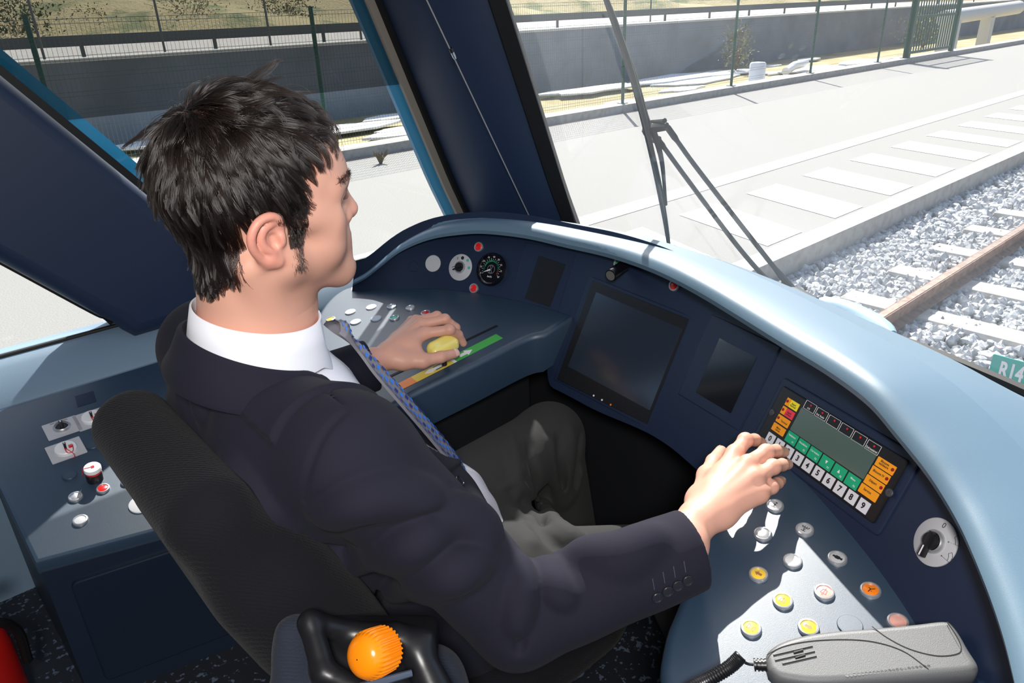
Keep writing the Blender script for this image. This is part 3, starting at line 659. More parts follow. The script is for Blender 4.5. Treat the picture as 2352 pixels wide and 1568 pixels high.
# ---- icons
def ic_arrow(ang, m_):
    def f(mb, c, U, Vv, N, r):
        ca, sa = math.cos(ang), math.sin(ang); e = U * ca + Vv * sa; d = -U * sa + Vv * ca; k = r * .42
        mb.use(m_).add([c + e * a * k + d * b * k for a, b in ((1, 0), (.1, .75), (.1, .35), (-.9, .35), (-.9, -.35), (.1, -.35), (.1, -.75))], [(0, 1, 2, 3, 4, 5, 6)])
    return f
def ic_text(s_, m_, k=1.0):
    def f(mb, c, U, Vv, N, r): mb.use(m_).text(s_, r * 1.1 * k, c, U, Vv, N, .0002, bold=.02)
    return f
def ic_hex(m_):
    def f(mb, c, U, Vv, N, r):
        mb.use(m_).add([c + (U * math.cos(a) * .36 + Vv * math.sin(a) * .26) * r for a in np.linspace(0, 6.283, 6, endpoint=False)], [tuple(range(6))])
        mb.add([c + (U * x + Vv * y) * r for x, y in ((-.5, -.12), (-.25, -.12), (-.25, .12), (-.5, .12))], [(0, 1, 2, 3)]); mb.add([c + (U * x + Vv * y) * r for x, y in ((.2, -.1), (.52, -.16), (.52, .16), (.2, .1))], [(0, 1, 2, 3)])
    return f
def ic_i(m_):
    def f(mb, c, U, Vv, N, r):
        for x0, x1, y0, y1 in ((-.1, .1, -.34, .1), (-.28, .28, -.42, -.32), (-.22, .02, .02, .12), (-.1, .1, .26, .44)): mb.use(m_).add([c + (U * x + Vv * y) * r for x, y in ((x0, y0), (x1, y0), (x1, y1), (x0, y1))], [(0, 1, 2, 3)])
    return f
def ic_lines(m_, segs):
    def f(mb, c, U, Vv, N, r):
        for (x0, y0, x1, y1) in segs:
            a = V(x0, y0, 0); b = V(x1, y1, 0); d = nrm(b - a); s_ = V(-d[1], d[0], 0) * .045
            mb.use(m_).add([c + (U * q[0] + Vv * q[1]) * r for q in (a - s_, b - s_, b + s_, a + s_)], [(0, 1, 2, 3)])
    return f
HORN = [(-.25, -.35, .25, -.35), (0, -.35, 0, -.05), (-.15, -.05, .15, -.05), (-.3, .15, .3, .15), (-.3, .15, -.4, .4), (.3, .15, .4, .4), (-.1, .2, -.15, .4), (.1, .2, .15, .4)]
BELL = [(-.28, -.3, .28, -.3), (-.28, -.3, -.2, .2), (.28, -.3, .2, .2), (-.2, .2, .2, .2), (0, -.3, 0, .42), (-.1, -.45, .1, -.45)]
DOOR = [(-.36, -.3, -.36, .3), (-.36, .3, -.14, .2), (-.14, .2, -.14, -.2), (-.14, -.2, -.36, -.3), (.36, -.3, .36, .3), (.36, .3, .14, .2), (.14, .2, .14, -.2), (.14, -.2, .36, -.3), (-.05, 0, .05, 0)]
POINT = [(0, 0, .32, .3), (0, 0, -.05, -.42), (0, 0, -.22, .1), (.1, -.2, .2, -.2)]
BROWN = mat('brown_ink', (.38, .16, .05), .5)
def bt(px, py, col, label, icon=None, r=.0125, flat=False, ring=None): return pushbutton(desk(px, py), dash, DN, DU, DV, col, label, r, icon, flat, ring)
SOFTB = mat('pale_blue_cap', (.42, .50, .58), .4)
for a in ((1780, 1163, LGREY, 'silver button with black figure nearest the right hand', ic_i(INK)), (1752, 1228, SILV, 'plain domed silver button below the right hand', None), (1848, 1218, LGREY, 'silver button with horn symbol', ic_lines(INK, HORN)),
          (1923, 1284, LGREY, 'silver button with black hexagon symbol', ic_hex(INK)), (1820, 1290, WHITEP, 'plain white button', None), (1742, 1321, YELP, 'yellow button with left arrow', ic_arrow(math.pi, BROWN)),
          (1798, 1382, mat('lemon_plastic', (.95, .78, .06), .3), 'yellow button with bell symbol', ic_lines(BROWN, BELL)), (1893, 1362, PINKP, 'pale pink button with bell symbol', ic_lines(mat('red_ink', (.6, .08, .08), .5), BELL)),
          (1999, 1357, ORAP, 'orange button with points symbol', ic_lines(INK, POINT)), (1725, 1445, mat('lime_plastic', (.88, .90, .10), .3), 'lime button with door symbol', ic_lines(BROWN, DOOR)),
          (1857, 1443, YELP, 'yellow button with right arrow next to the handset', ic_arrow(0, BROWN)), (2062, 1430, PINKP, 'pink button half hidden by the handset', None)): bt(*a)
mb = MB(); c_ = desk(1952, 1436); mb.lathe([(.0145, -.001), (.0145, .0012), (.0138, .0018), (0, .0018)], c_, DN, 36); mb.build('blank_plug', NAVY2, dash)
TEAL = mat('teal_button', (.06, .45, .36), .3)
for a in ((760, 735, YELP, 'yellow button at the corner of the left desk'), (900, 705, SOFTB, 'pale blue lit button in the back row'), (943, 708, LGREY, 'grey button in the back row'), (978, 720, REDP, 'red button at the end of the back row'),
          (906, 731, TEAL, 'green button beside the pale blue plugs'), (943, 738, TEAL, 'green button nearest the left hand')): bt(*a, None, .0122)
for a in ((805, 717, WHITEP, 'white blank plug'), (853, 706, WHITEP, 'white blank plug nearest the hood'), (817, 740, SOFTB, 'pale blue blank plug'), (864, 732, SOFTB, 'pale blue blank plug beside the green button'), (775, 755, SOFTB, 'pale blue blank plug nearest the driver')): bt(*a, None, .0135, True, a[2])
# ---- coloured lever scale with arrows, and the lever slot
q0 = desk(930, 882); q1 = desk(1147, 772); e = nrm(q1 - q0); d = np.cross(DN, e); Ls = np.linalg.norm(q1 - q0); wv = .013
mb = MB(); GR = mat('scale_green', (.07, .42, .08), .4); YE = mat('scale_yellow', (.80, .58, .06), .4); OR = mat('scale_orange', (.85, .25, .04), .4); DR = mat('scale_dark', (.05, .06, .02), .5)
def seg(a, b, m_, h=.0008, w0=-1, w1=1): mb.use(m_).prism([(a * Ls, w0 * wv), (b * Ls, w0 * wv), (b * Ls, w1 * wv), (a * Ls, w1 * wv)], 0, h, q0, e, d, DN)
seg(-.06, .09, OR); seg(.09, .47, YE); seg(.47, .50, WHITEP); seg(.50, 1.0, GR); seg(.30, .38, DR, .0010, -.6, .6)
mb.use(WHITEP).prism([(.20 * Ls, 0), (.27 * Ls, .75 * wv), (.27 * Ls, .35 * wv), (.40 * Ls, .35 * wv), (.40 * Ls, -.35 * wv), (.27 * Ls, -.35 * wv), (.27 * Ls, -.75 * wv)], 0, .0012, q0, e, d, DN)
mb.use(WHITEP).prism([(.70 * Ls, 0), (.63 * Ls, .9 * wv), (.63 * Ls, .4 * wv), (.56 * Ls, .4 * wv), (.56 * Ls, -.4 * wv), (.63 * Ls, -.4 * wv), (.63 * Ls, -.9 * wv)], 0, .0012, q0, e, d, DN)
mb.build('lever_scale', None, dash, smooth=False)['label'] = 'green, yellow and orange scale strip with white arrows'
s0 = desk(880, 872); s1 = desk(1142, 748); ee = nrm(s1 - s0); mb = MB(); mb.prism([(0, -.0035), (np.linalg.norm(s1 - s0), -.0035), (np.linalg.norm(s1 - s0), .0035), (0, .0035)], -.003, .0010, s0, ee, np.cross(DN, ee), DN); mb.build('lever_slot', BLACK, dash, smooth=False)
# ---- panel instruments
def pb(px, py, col, label, r=.0125, icon=None):
    h, U, Vv, N, i = panframe(px, py); return pushbutton(h, dash, N, U, Vv, col, label, r, icon, name='pilot_lamp')
REDL_ = mat('red_lens', (.80, .02, .02), .2)
pb(1100, 567, REDL_, 'red pilot lamp above the speedometer'); pb(1089, 662, REDL_, 'red pilot lamp below the speedometer')
pb(1422, 604, mat('green_lens', (.03, .25, .10), .25), 'green pilot lamp above the main screen'); pb(1550, 655, REDL_, 'red pilot lamp at the upper right of the main screen')
h, U, Vv, N, i = panframe(995, 605); mb = MB(); mb.lathe([(.0215, 0), (.0215, .002), (.0205, .003), (0, .003)], h, N, 40); mb.build('blank_plate', LGREY, dash)['label'] = 'round blank grey plate'
h, U, Vv, N, i = panframe(950, 612); mb = MB(); mb.lathe([(.014, 0), (.014, .0012), (.0132, .002), (0, .002)], h, N, 36); mb.build('blank_plug', NAVY, dash)
h, U, Vv, N, i = panframe(1058, 614); o = selector(h, dash, U, Vv, N, .0335, .0155, math.radians(-115), name='rotary_switch', label='rotary switch on a round grey plate left of the speedometer')
mb = MB(); mb.use(INK).text('0', .009, h - U * .012 + Vv * .021, U, Vv, N, .003)
for x, y in ((.018, .020), (.026, .002)): mb.use(TEAL).lathe([(.0038, .0026), (.0036, .0034), (0, .0034)], h + U * x + Vv * y, N, 16)
mb.use(INK).lathe([(.0045, .0026), (.0045, .0028), (.0038, .0028), (.0038, .0026)], h + U * .002 + Vv * .024, N, 16); mb.build('plate_marking', None, o)
h, U, Vv, N, i = panframe(2150, 1245); o = selector(h, dash, U, Vv, N, .0295, .0145, math.radians(168), name='wiper_switch', fin=1.5, label='wiper rotary switch on a round grey plate at right')
mb = MB(); mb.use(INK).text('0', .0095, h - U * .003 + Vv * .0225, U, Vv, N, .003)
def fan(cx_, cy_, rot, dash_):
    c0 = h + U * cx_ + Vv * cy_ + N * .0029; ln = lambda a, b: mb.tube([a, b], .00022, 4)
    P = lambda r, a: c0 + (U * math.cos(a + rot) + Vv * math.sin(a + rot)) * r
    aa = np.linspace(.55, 1.5, 8); mb.tube([P(.014, a) for a in aa], .00025, 4); mb.tube([P(.009, a) for a in aa], .00025, 4); ln(P(.009, .55), P(.014, .55)); ln(P(.009, 1.5), P(.014, 1.5)); ln(P(.0, .55), P(.009, .55)) if not dash_ else [ln(P(r, .55), P(r + .0012, .55)) for r in (.0, .003, .006)]
    mb.lathe([(.0007, 0), (.0007, .0003), (0, .0003)], c0, N, 10)
fan(.0145, .012, -.2, True); fan(.0185, -.006, -.5, False); mb.build('plate_marking', None, o)
# speedometer
h, U, Vv, N, i = panframe(1130, 619)
sp = thing('speedometer', h, 'round black speedometer with green arc on the left panel', 'speedometer')
R0 = .041
mb = MB(); mb.use(BLKGL).lathe([(R0, 0), (R0, .007), (R0 * .96, .010), (R0 * .88, .010), (R0 * .86, .004)], h, N, 56); mb.build('bezel', None, sp)
mb = MB(); mb.use(BLKPL).lathe([(R0 * .87, 0), (R0 * .87, .0035), (0, .0035)], h, N, 48)
def pol(r, a, k=.0040): return h + N * k + (U * math.sin(a) + Vv * math.cos(a)) * r * R0
def arc(a0, a1, r0, r1, m_, k=.0040):
    aa = np.radians(np.linspace(a0, a1, 28)); mb.use(m_).grid([[pol(r0, a, k) for a in aa], [pol(r1, a, k) for a in aa]])
arc(-105, 85, .46, .56, mat('dial_green', (.03, .45, .18), .5)); arc(85, 118, .46, .60, mat('dial_orange', (.95, .22, .03), .5)); arc(120, 250, .80, .87, mat('dial_silver', (.6, .6, .62), .35, metal=.6)); arc(250, 300, .80, .87, MATS['dial_silver'])
for k in range(19):
    a = math.radians(-120 + k * 240 / 18); mb.use(WHITEP).add([pol(.58, a - .012, .0042), pol(.58, a + .012, .0042), pol(.64 if k % 2 else .67, a + .012, .0042), pol(.64 if k % 2 else .67, a - .012, .0042)], [(0, 1, 2, 3)])
for k in range(9):
    a = math.radians(-116 + k * 29.5); mb.use(WHITEP).text(str(k * 10), .0062, pol(.75, a), U, Vv, N, .0006)
mb.use(WHITEP).text('km/h', .0068, h - Vv * .018, U, Vv, N, .0042, bold=.01)
mb.build('dial', None, sp)
mb = MB(); a = math.radians(-116); mb.use(WHITEP).add([pol(.62, a, .0050), pol(.08, a + .7, .0050), pol(.08, a - .7, .0050)], [(0, 1, 2)]); mb.build('needle', None, sp)
mb = MB(); mb.use(LGREY)
for ra in (.26,): mb.tube([pol(ra, a_, .0046) for a_ in np.linspace(0, 6.283, 33)], .00025, 4, caps=False)
for x0, y0, x1, y1 in ((-.1, .2, .1, .2), (-.1, -.2, .1, -.2), (-.1, .2, .1, -.2), (.1, .2, -.1, -.2)): mb.tube([h + N * .0046 + (U * x0 + Vv * y0) * R0, h + N * .0046 + (U * x1 + Vv * y1) * R0], .00025, 4)
mb.build('hub_emblem', None, sp)
# screens
def quadscreen(name, frame, scr, label, cat, bez, scr_m, rim=.004, dots=None, bezel=None, depth=.012):
    cx_ = np.mean([p[0] for p in frame]); cy_ = np.mean([p[1] for p in frame]); h, U, Vv, N, i = panframe(cx_, cy_)
    def uv(p): q = onplane(*p, h, N) - h; return (q.dot(U), q.dot(Vv))
    t = thing(name, h, label, cat)
    mb = MB(); mb.prism([uv(p) for p in frame], -depth, rim, h, U, Vv, N, bev=.0022); mb.build('surround', NAVY, t)
    if bezel: mb = MB(); mb.prism([uv(p) for p in bezel], -.004, rim + .001, h, U, Vv, N, bev=.001); mb.build('bezel', bez, t)
    mb = MB(); mb.prism([uv(p) for p in scr], -.002, rim + (.0016 if bezel else .0008), h, U, Vv, N); mb.build('screen', scr_m, t, smooth=False)
    for (p, m_) in dots or []:
        q = uv(p); mb = MB(); mb.lathe([(.0022, 0), (.002, .0008), (0, .001)], h + U * q[0] + Vv * q[1] + N * (rim + .001), N, 14); mb.build('indicator_light', m_, t)
    return t
quadscreen('display_screen', [(1208, 556), (1327, 578), (1276, 736), (1174, 704)], [(1240, 587), (1302, 608), (1265, 706), (1208, 686)], 'small dark display beside the speedometer', 'display', NAVY, BLKPL, .004)
quadscreen('display_screen', [(1638, 722), (1797, 797), (1702, 992), (1560, 906)], [(1657, 778), (1742, 822), (1682, 950), (1602, 902)], 'small dark display between main screen and keypad terminal', 'display', NAVY, BLKGL, .004)
quadscreen('monitor', [(1357, 634), (1592, 728), (1493, 985), (1274, 872)], [(1374, 672), (1571, 756), (1497, 943), (1309, 842)], 'large square dark monitor in the centre of the panel', 'monitor', BLKPL, SCREEN, .005,
           [((1368, 909), WHITEP), ((1387, 919), WHITEP), ((1407, 930), ORAP)], [(1364, 645), (1586, 734), (1490, 975), (1283, 872)], .03)
# gooseneck lamp
h, U, Vv, N, i = panframe(1440, 640); t = thing('gooseneck_lamp', h, 'small black cylindrical lamp on a bent neck above the monitor', 'lamp')
a = dep(1402, 633, 1.50); b = dep(1432, 612, 1.53); dn = nrm(b - a)
mb = MB(); mb.use(BLKGL).tube([a, a + dn * .002, a + dn * .024], [.0125, .0135, .0135], 20); mb.tube([a + dn * .026, a + dn * .05], .0132, 20); mb.use(mat('lamp_lens', (.12, .12, .11), .5)).lathe([(.0105, 0), (.0105, -.0006), (0, -.0006)], a, dn, 20); mb.build('lamp_head', None, t)
mb = MB(); mb.tube(spline([a + dn * .048, dep(1450, 610, 1.57), dep(1480, 618, 1.60), panhit(1512, 650) + N * -.005], 16), .006, 10); mb.build('neck', BLKPL, t)
# keypad terminal
h, U, Vv, N, i = panframe(1925, 1045)
def tl(x, y): q = onplane(1740 + x / 4.127, 860 + y / 4.127, h, N) - h; return V(q.dot(U), q.dot(Vv))
A_ = [tl(*p) for p in ((290, 90), (1420, 840), (1165, 1455), (25, 600))]
w_ = (np.linalg.norm(A_[1] - A_[0]) + np.linalg.norm(A_[2] - A_[3])) / 2; hh = (np.linalg.norm(A_[3] - A_[0]) + np.linalg.norm(A_[2] - A_[1])) / 2; cen = sum(A_) / 4
dx = nrm(V(*(tl(1048, 1258) - tl(162, 620)), 0)); TU = U * dx[0] + Vv * dx[1]; TV = np.cross(N, TU)
tO = h + U * cen[0] + Vv * cen[1]
def tp(x, y): q = onplane(1740 + x / 4.127, 860 + y / 4.127, h, N) - tO; return V(q.dot(TU), q.dot(TV))
mb = MB(); mb.prism(rrect(w_ + .026, hh + .024, .008), -.02, .005, tO, TU, TV, N, bev=.003); mb.build('terminal_frame', NAVY, dash)
term = thing('radio_terminal', tO, 'black radio keypad terminal with green display in the right panel', 'terminal')
mb = MB(); mb.prism(rrect(w_, hh, .004), -.01, .009, tO, TU, TV, N, bev=.002); mb.build('case', BLKPL, term)
TH = .009
q = [tp(*p) for p in ((470, 320), (1178, 783), (1043, 1010), (345, 530))]; lw = abs(q[1][0] - q[0][0] + q[2][0] - q[3][0]) / 2; lh = abs(q[0][1] - q[3][1] + q[1][1] - q[2][1]) / 2; lc = sum(q) / 4
mb = MB(); mb.prism(rrect(lw, lh, .001, 2), TH - .002, TH + .0008, tO + TU * lc[0] + TV * lc[1], TU, TV, N); mb.build('display', mat('lcd_green', (.085, .13, .115), .18, spec=.7), term, smooth=False)['label'] = 'grey-green liquid crystal display'
KW = mat('key_white', (.74, .74, .80), .5); KG = mat('key_green', (.01, .40, .20), .5); KO = mat('key_orange', (.98, .36, .01), .5); KY = mat('key_yellow', (.95, .80, .03), .5); KR = mat('key_red', (.88, .05, .09), .5); LED = mat('dark_red_led', (.30, .008, .01), .25)
WINK = mat('white_ink', (.85, .85, .85), .5); REDI = mat('red_mark', (.65, .02, .03), .5)
def key(name, c, w2, h2, m_, texts, label=None, led=None, extra=None):
    O = tO + TU * c[0] + TV * c[1]; mb = MB(); mb.use(m_).prism(rrect(w2, h2, .0004, 2), TH - .001, TH + .0008, O, TU, TV, N)
    if extra: mb.use(extra[0]).prism([(extra[1] * w2, -h2 / 2), (w2 / 2, -h2 / 2), (w2 / 2, h2 / 2), (extra[1] * w2, h2 / 2)], TH - .001, TH + .0010, O, TU, TV, N)
    for (s_, sz_, ox, oy, im, bold) in texts: mb.use(im).text(s_, sz_, O + TU * ox + TV * oy, TU, TV, N, TH + .0013, bold=bold)
    if led is not None: mb.use(LED).lathe([(.0024, TH), (.0024, TH + .0014), (0, TH + .0018)], O + TU * led * (w2 / 2 - .0034) + TV * .0008, N, 16)
    o = mb.build(name, None, term, smooth=False)
    if label: o['label'] = label
    return o, O
k0, k9 = tp(162, 620), tp(1048, 1258); pitch = (k9[0] - k0[0]) / 9
for k in range(10): key('number_key', k0 + (k9 - k0) * k / 9, pitch * .80, pitch * .74, KW, [(str(k), .0118, 0, 0, INK, .035)], 'white key %d' % k)
g0, g5 = tp(365, 618), tp(943, 1025); gp = (g5[0] - g0[0]) / 5
for k, (a, b) in enumerate((('Validation', 'F1'), ('Annulation', 'F2'), ('Correction', 'F3'), (None, 'F4'), (None, 'F5'), ('Menu', 'F6'))):
    tx = [(b, .0042, gp * .24, -gp * .17, WINK, .01)]
    if a: tx.append((a, .0041, 0, gp * .12, WINK, .012))
    o, O = key('function_key', g0 + (g5 - g0) * k / 5, gp * .88, gp * .66, KG, tx, 'green key ' + (a or ('down arrow' if k == 3 else 'up arrow')))
    if not a:
        s_ = -1 if k == 3 else 1; mb = MB(); mb.add([O + N * (TH + .0014) + TU * x * .0024 + TV * (y * s_ * .0026 + .001) for x, y in ((-1, -1), (1, -1), (0, 1))], [(0, 1, 2)] if s_ > 0 else [(2, 1, 0)]); mb.build('arrow_mark', WINK, o, smooth=False)
a0_, a3_ = tp(370, 298), tp(240, 532); v4 = np.linalg.norm(a3_ - a0_) / 3; kw = .031 * w_ / .255 * .93
for k, (tx, m_, ex) in enumerate((('Appel\nNormal', KO, (KY, -.16)), ('Appel\nUrgent', KO, (KR, -.16)), ('Terminal', KO, None), ('Mains\nLibres', KO, None))):
    key('radio_key', a0_ + (a3_ - a0_) * k / 3, kw, v4 * .84, m_, [(tx, .0043, .004 if k < 3 else 0, -.0005 if k != 2 else -.001, INK, .02)], ('yellow and orange key', 'red and orange key', 'orange key Terminal', 'orange key Mains Libres')[k], -1 if k < 3 else None, ex)
a0_, a3_ = tp(1258, 880), tp(1097, 1132)
for k, tx in enumerate(('Blocage\nvalideurs', 'Blocage IV', 'Départ', 'Service')): key('service_key', a0_ + (a3_ - a0_) * k / 3, kw * 1.08, v4 * .86, KO, [(tx, .0046, -.002, .001, INK, .02)], 'orange key ' + tx.replace('\n', ' '), 1 if k < 3 else None)
a0_, a5_ = tp(540, 320), tp(1140, 706); bp_ = (a5_[0] - a0_[0]) / 5
for k in range(6):
    c_ = a0_ + (a5_ - a0_) * k / 5; O = tO + TU * c_[0] + TV * c_[1] + N * (TH + .0006); mb = MB(); bw, bh = bp_ * .88 / 2, bp_ * .25
    mb.use(WINK)
    for x0, y0, x1, y1 in ((-1, -1, 1, -1), (1, -1, 1, 1), (1, 1, -1, 1), (-1, 1, -1, -1)): mb.tube([O + TU * x0 * bw + TV * y0 * bh, O + TU * x1 * bw + TV * y1 * bh], .00032, 4)
    mb.use(REDI).lathe([(.0016, 0), (.0015, .0006), (0, .0008)], O + TU * .001 + TV * bh * .35, N, 12)
    tx = ('A.R.', 'Def. Radio', '', '', '', 'Def.matériel')[k]
    if tx: mb.use(WINK).text(tx, .0040, O - TV * bh * .5, TU, TV, N, .0005, bold=.015)
    mb.build('status_light', None, term, smooth=False)
for p in ((175, 372), (1293, 1133)):
    c_ = tp(*p); mb = MB(); mb.use(mat('screw_grey', (.10, .10, .11), .4, metal=.5)).lathe([(.0055, TH - .001), (.0055, TH + .001), (.005, TH + .0014), (.0022, TH + .0014), (.002, TH + .0004), (0, TH + .0004)], tO + TU * c_[0] + TV * c_[1], N, 22); mb.build('screw', None, term)
# ================================================================== implicit-surface modelling
def rc(a, b, ra, rb, k=.01, op='u'): return ('rc', np.array(a, float), np.array(b, float), ra, rb, k, op)
def el(c, r, R=None, k=.01, op='u'): return ('el', np.array(c, float), np.array(r, float), np.eye(3) if R is None else np.array(R, float), k, op)
def bx(c, h, R=None, rad=.01, k=.01, op='u'): return ('bx', np.array(c, float), np.array(h, float), np.eye(3) if R is None else np.array(R, float), rad, k, op)
def prim_d(q, P):
    if q[0] == 'rc':
        _, a, b, ra, rb = q[:5]; ba = b - a; h = np.clip((P - a) @ ba / max(ba @ ba, 1e-12), 0, 1)
        return np.linalg.norm(P - a - h[:, None] * ba, axis=1) - (ra + (rb - ra) * h)
    if q[0] == 'el':
        X_ = (P - q[1]) @ q[3].T; r = q[2]; k0 = np.linalg.norm(X_ / r, axis=1); k1 = np.linalg.norm(X_ / (r * r), axis=1) + 1e-9
        return np.where(k0 < 1e-3, -r.min(), k0 * (k0 - 1) / k1)
    X_ = np.abs((P - q[1]) @ q[3].T) - (q[2] - q[4]); return np.linalg.norm(np.maximum(X_, 0), axis=1) + np.minimum(X_.max(1), 0) - q[4]
def field(prims, P, post=None):
    d = np.full(len(P), 1e3)
    for q in prims:
        e = prim_d(q, P); k, op = q[-2], q[-1]
        if op == 'u':
            h = np.maximum(k - np.abs(d - e), 0) / k; d = np.minimum(d, e) - h * h * k * .25
        elif op == 's':
            e = -e; h = np.maximum(k - np.abs(d - e), 0) / k; d = np.maximum(d, e) + h * h * k * .25
    if post is not None: d = post(d, P)
    return d
def polygonize(prims, lo, hi, h, post=None, B=20, slack=.004):
    """surface nets over the blocks that the surface crosses"""
    lo = np.array(lo, float); n = np.ceil((np.array(hi) - lo) / (h * B)).astype(int); VV = {}; keys = []; verts = []; ED = []
    idx = np.array([(i, j, k) for i in range(n[0]) for j in range(n[1]) for k in range(n[2])]); cen = lo + (idx + .5) * B * h
    hd = B * h * .5 * 1.7321
    fc = np.zeros(len(cen))
    for s in range(0, len(cen), 20000): fc[s:s + 20000] = field(prims, cen[s:s + 20000])
    act = np.where(np.abs(fc) < hd * 1.15 + slack + .01)[0]
    g = np.arange(B + 1); N3 = np.stack(np.meshgrid(g, g, g, indexing='ij'), -1).reshape(-1, 3); BIG = 4096
    dall = np.array([prim_d(q, cen[act]) for q in prims])
    for a_i, bi in enumerate(act):
        base = idx[bi] * B; P = lo + (N3 + base) * h
        dm = dall[:, a_i]; umin = min([dm[j] for j in range(len(prims)) if prims[j][-1] == 'u'])
        sub = [prims[j] for j in range(len(prims)) if (prims[j][-1] == 'u' and dm[j] < umin + 2 * hd + prims[j][-2]) or (prims[j][-1] == 's' and dm[j] < hd + prims[j][-2])]
        D = field(sub, P, post).reshape(B + 1, B + 1, B + 1)
        if D.min() > 0 or D.max() < 0: continue
        ins = D < 0
        c8 = [D[x:B + x, y:B + y, z:B + z] for x in (0, 1) for y in (0, 1) for z in (0, 1)]
        sg = sum((c < 0).astype(int) for c in c8); cells = np.argwhere((sg > 0) & (sg < 8))
        if len(cells):
            acc = np.zeros((len(cells), 3)); cnt = np.zeros(len(cells)); ci, cj, ck = cells.T
            cr_ = np.array([(x, y, z) for x in (0, 1) for y in (0, 1) for z in (0, 1)])
            for a in range(8):
                for b in range(a + 1, 8):
                    if np.abs(cr_[a] - cr_[b]).sum() != 1: continue
                    da = c8[a][ci, cj, ck]; db = c8[b][ci, cj, ck]; m_ = (da < 0) != (db < 0)
                    t_ = np.where(m_, da / np.where(m_, da - db, 1), 0)
                    acc += m_[:, None] * (cr_[a] + (cr_[b] - cr_[a]) * t_[:, None]); cnt += m_
            verts.append(lo + (cells + base + acc / cnt[:, None]) * h); gc = cells + base
            keys.append((gc[:, 0] * BIG + gc[:, 1]) * BIG + gc[:, 2])
        for ax in range(3):
            s0 = [slice(0, B)] * 3; s1 = [slice(0, B)] * 3; s1[ax] = slice(1, B + 1)
            A_ = ins[tuple(s0)]; B_ = ins[tuple(s1)]; e = np.argwhere(A_ != B_)
            if len(e): ED.append((ax, e + base, A_[tuple(e.T)]))
    keys = np.concatenate(keys); verts = np.vstack(verts); o_ = np.argsort(keys); keys = keys[o_]; verts = verts[o_]; F = []
    for ax, e, inside in ED:
        u, v = (ax + 1) % 3, (ax + 2) % 3; q = []
        for du, dv in ((0, 0), (-1, 0), (-1, -1), (0, -1)):
            c = e.copy(); c[:, u] += du; c[:, v] += dv; kk = (c[:, 0] * BIG + c[:, 1]) * BIG + c[:, 2]
            p = np.searchsorted(keys, kk); p = np.minimum(p, len(keys) - 1); p[keys[p] != kk] = -1; q.append(p)
        q = np.stack(q, 1); ok = (q >= 0).all(1); q = q[ok]; f = ~inside[ok]; q[f] = q[f][:, ::-1]; F.append(q)
    return verts, np.vstack(F)
def sdf_mesh(name, prims, lo, hi, h, m, parent, post=None, relax=1, slack=.004):
    v, f = polygonize(prims, lo, hi, h, post, slack=slack)
    e = np.vstack([f[:, [0, 1]], f[:, [1, 2]], f[:, [2, 3]], f[:, [3, 0]]])
    for _ in range(relax):
        s = np.zeros_like(v); c = np.zeros(len(v)); np.add.at(s, e[:, 0], v[e[:, 1]]); np.add.at(s, e[:, 1], v[e[:, 0]]); np.add.at(c, e[:, 0], 1); np.add.at(c, e[:, 1], 1)
        v = v * .5 + .5 * s / np.maximum(c, 1)[:, None]
    me = bpy.data.meshes.new(name); off = wloc(parent); me.vertices.add(len(v)); me.vertices.foreach_set('co', (v - off).astype(np.float32).ravel())
    me.loops.add(len(f) * 4); me.loops.foreach_set('vertex_index', f.astype(np.int32).ravel()); me.polygons.add(len(f))
    me.polygons.foreach_set('loop_start', np.arange(0, len(f) * 4, 4, dtype=np.int32)); me.update(calc_edges=True); me.validate()
    me.polygons.foreach_set('use_smooth', [True] * len(me.polygons)); me.materials.append(m)
    o = bpy.data.objects.new(name, me); COL.objects.link(o)
    if parent is not None: o.parent = parent
    o.data.update(); return o, v, f
def tint_mesh(o, cols):
    a = o.data.color_attributes.new('tint', 'FLOAT_COLOR', 'POINT'); a.data.foreach_set('color', np.hstack([cols, np.ones((len(cols), 1))]).astype(np.float32).ravel())
def sm(a, b, x): x = np.clip((x - a) / (b - a), 0, 1); return x * x * (3 - 2 * x)
# ================================================================== THE DRIVER
def eul(y, p, r):
    Rz = np.array([[math.cos(y), -math.sin(y), 0], [math.sin(y), math.cos(y), 0], [0, 0, 1]]); Ry = np.array([[math.cos(p), 0, math.sin(p)], [0, 1, 0], [-math.sin(p), 0, math.cos(p)]])
    Rx = np.array([[1, 0, 0], [0, math.cos(r), -math.sin(r)], [0, math.sin(r), math.cos(r)]]); return Rz @ Ry @ Rx
HC = V(.329, .824, 1.252); HM = eul(*np.radians([-6, 4.1, 6.6]))
def hw(x, y, z): return HC + HM @ V(x, y, z)
def hloc(P): return (P - HC) @ HM
person = thing('person', (.50, .86, .45), 'seated person in dark navy suit and tie with short dark hair, driving', 'person')
# torso frame: pelvis origin, forward, left, up (reclined)
TO = V(.50, .86, .55); TF = nrm(V(.88, 0, .47)); TL = V(0, 1, 0); TUP = nrm(V(-.47, 0, .88)); TR = np.array([TF, TL, TUP])
def tw(f, l, u): return TO + TF * f + TL * l + TUP * u
SHR, ELR, WRR = V(.325, .668, .985), V(.447, .525, .755), V(.652, .428, .808)
SHL, ELL, WRL = V(.31, 1.045, 1.005), V(.43, 1.20, .80), at(872, 826, .825)
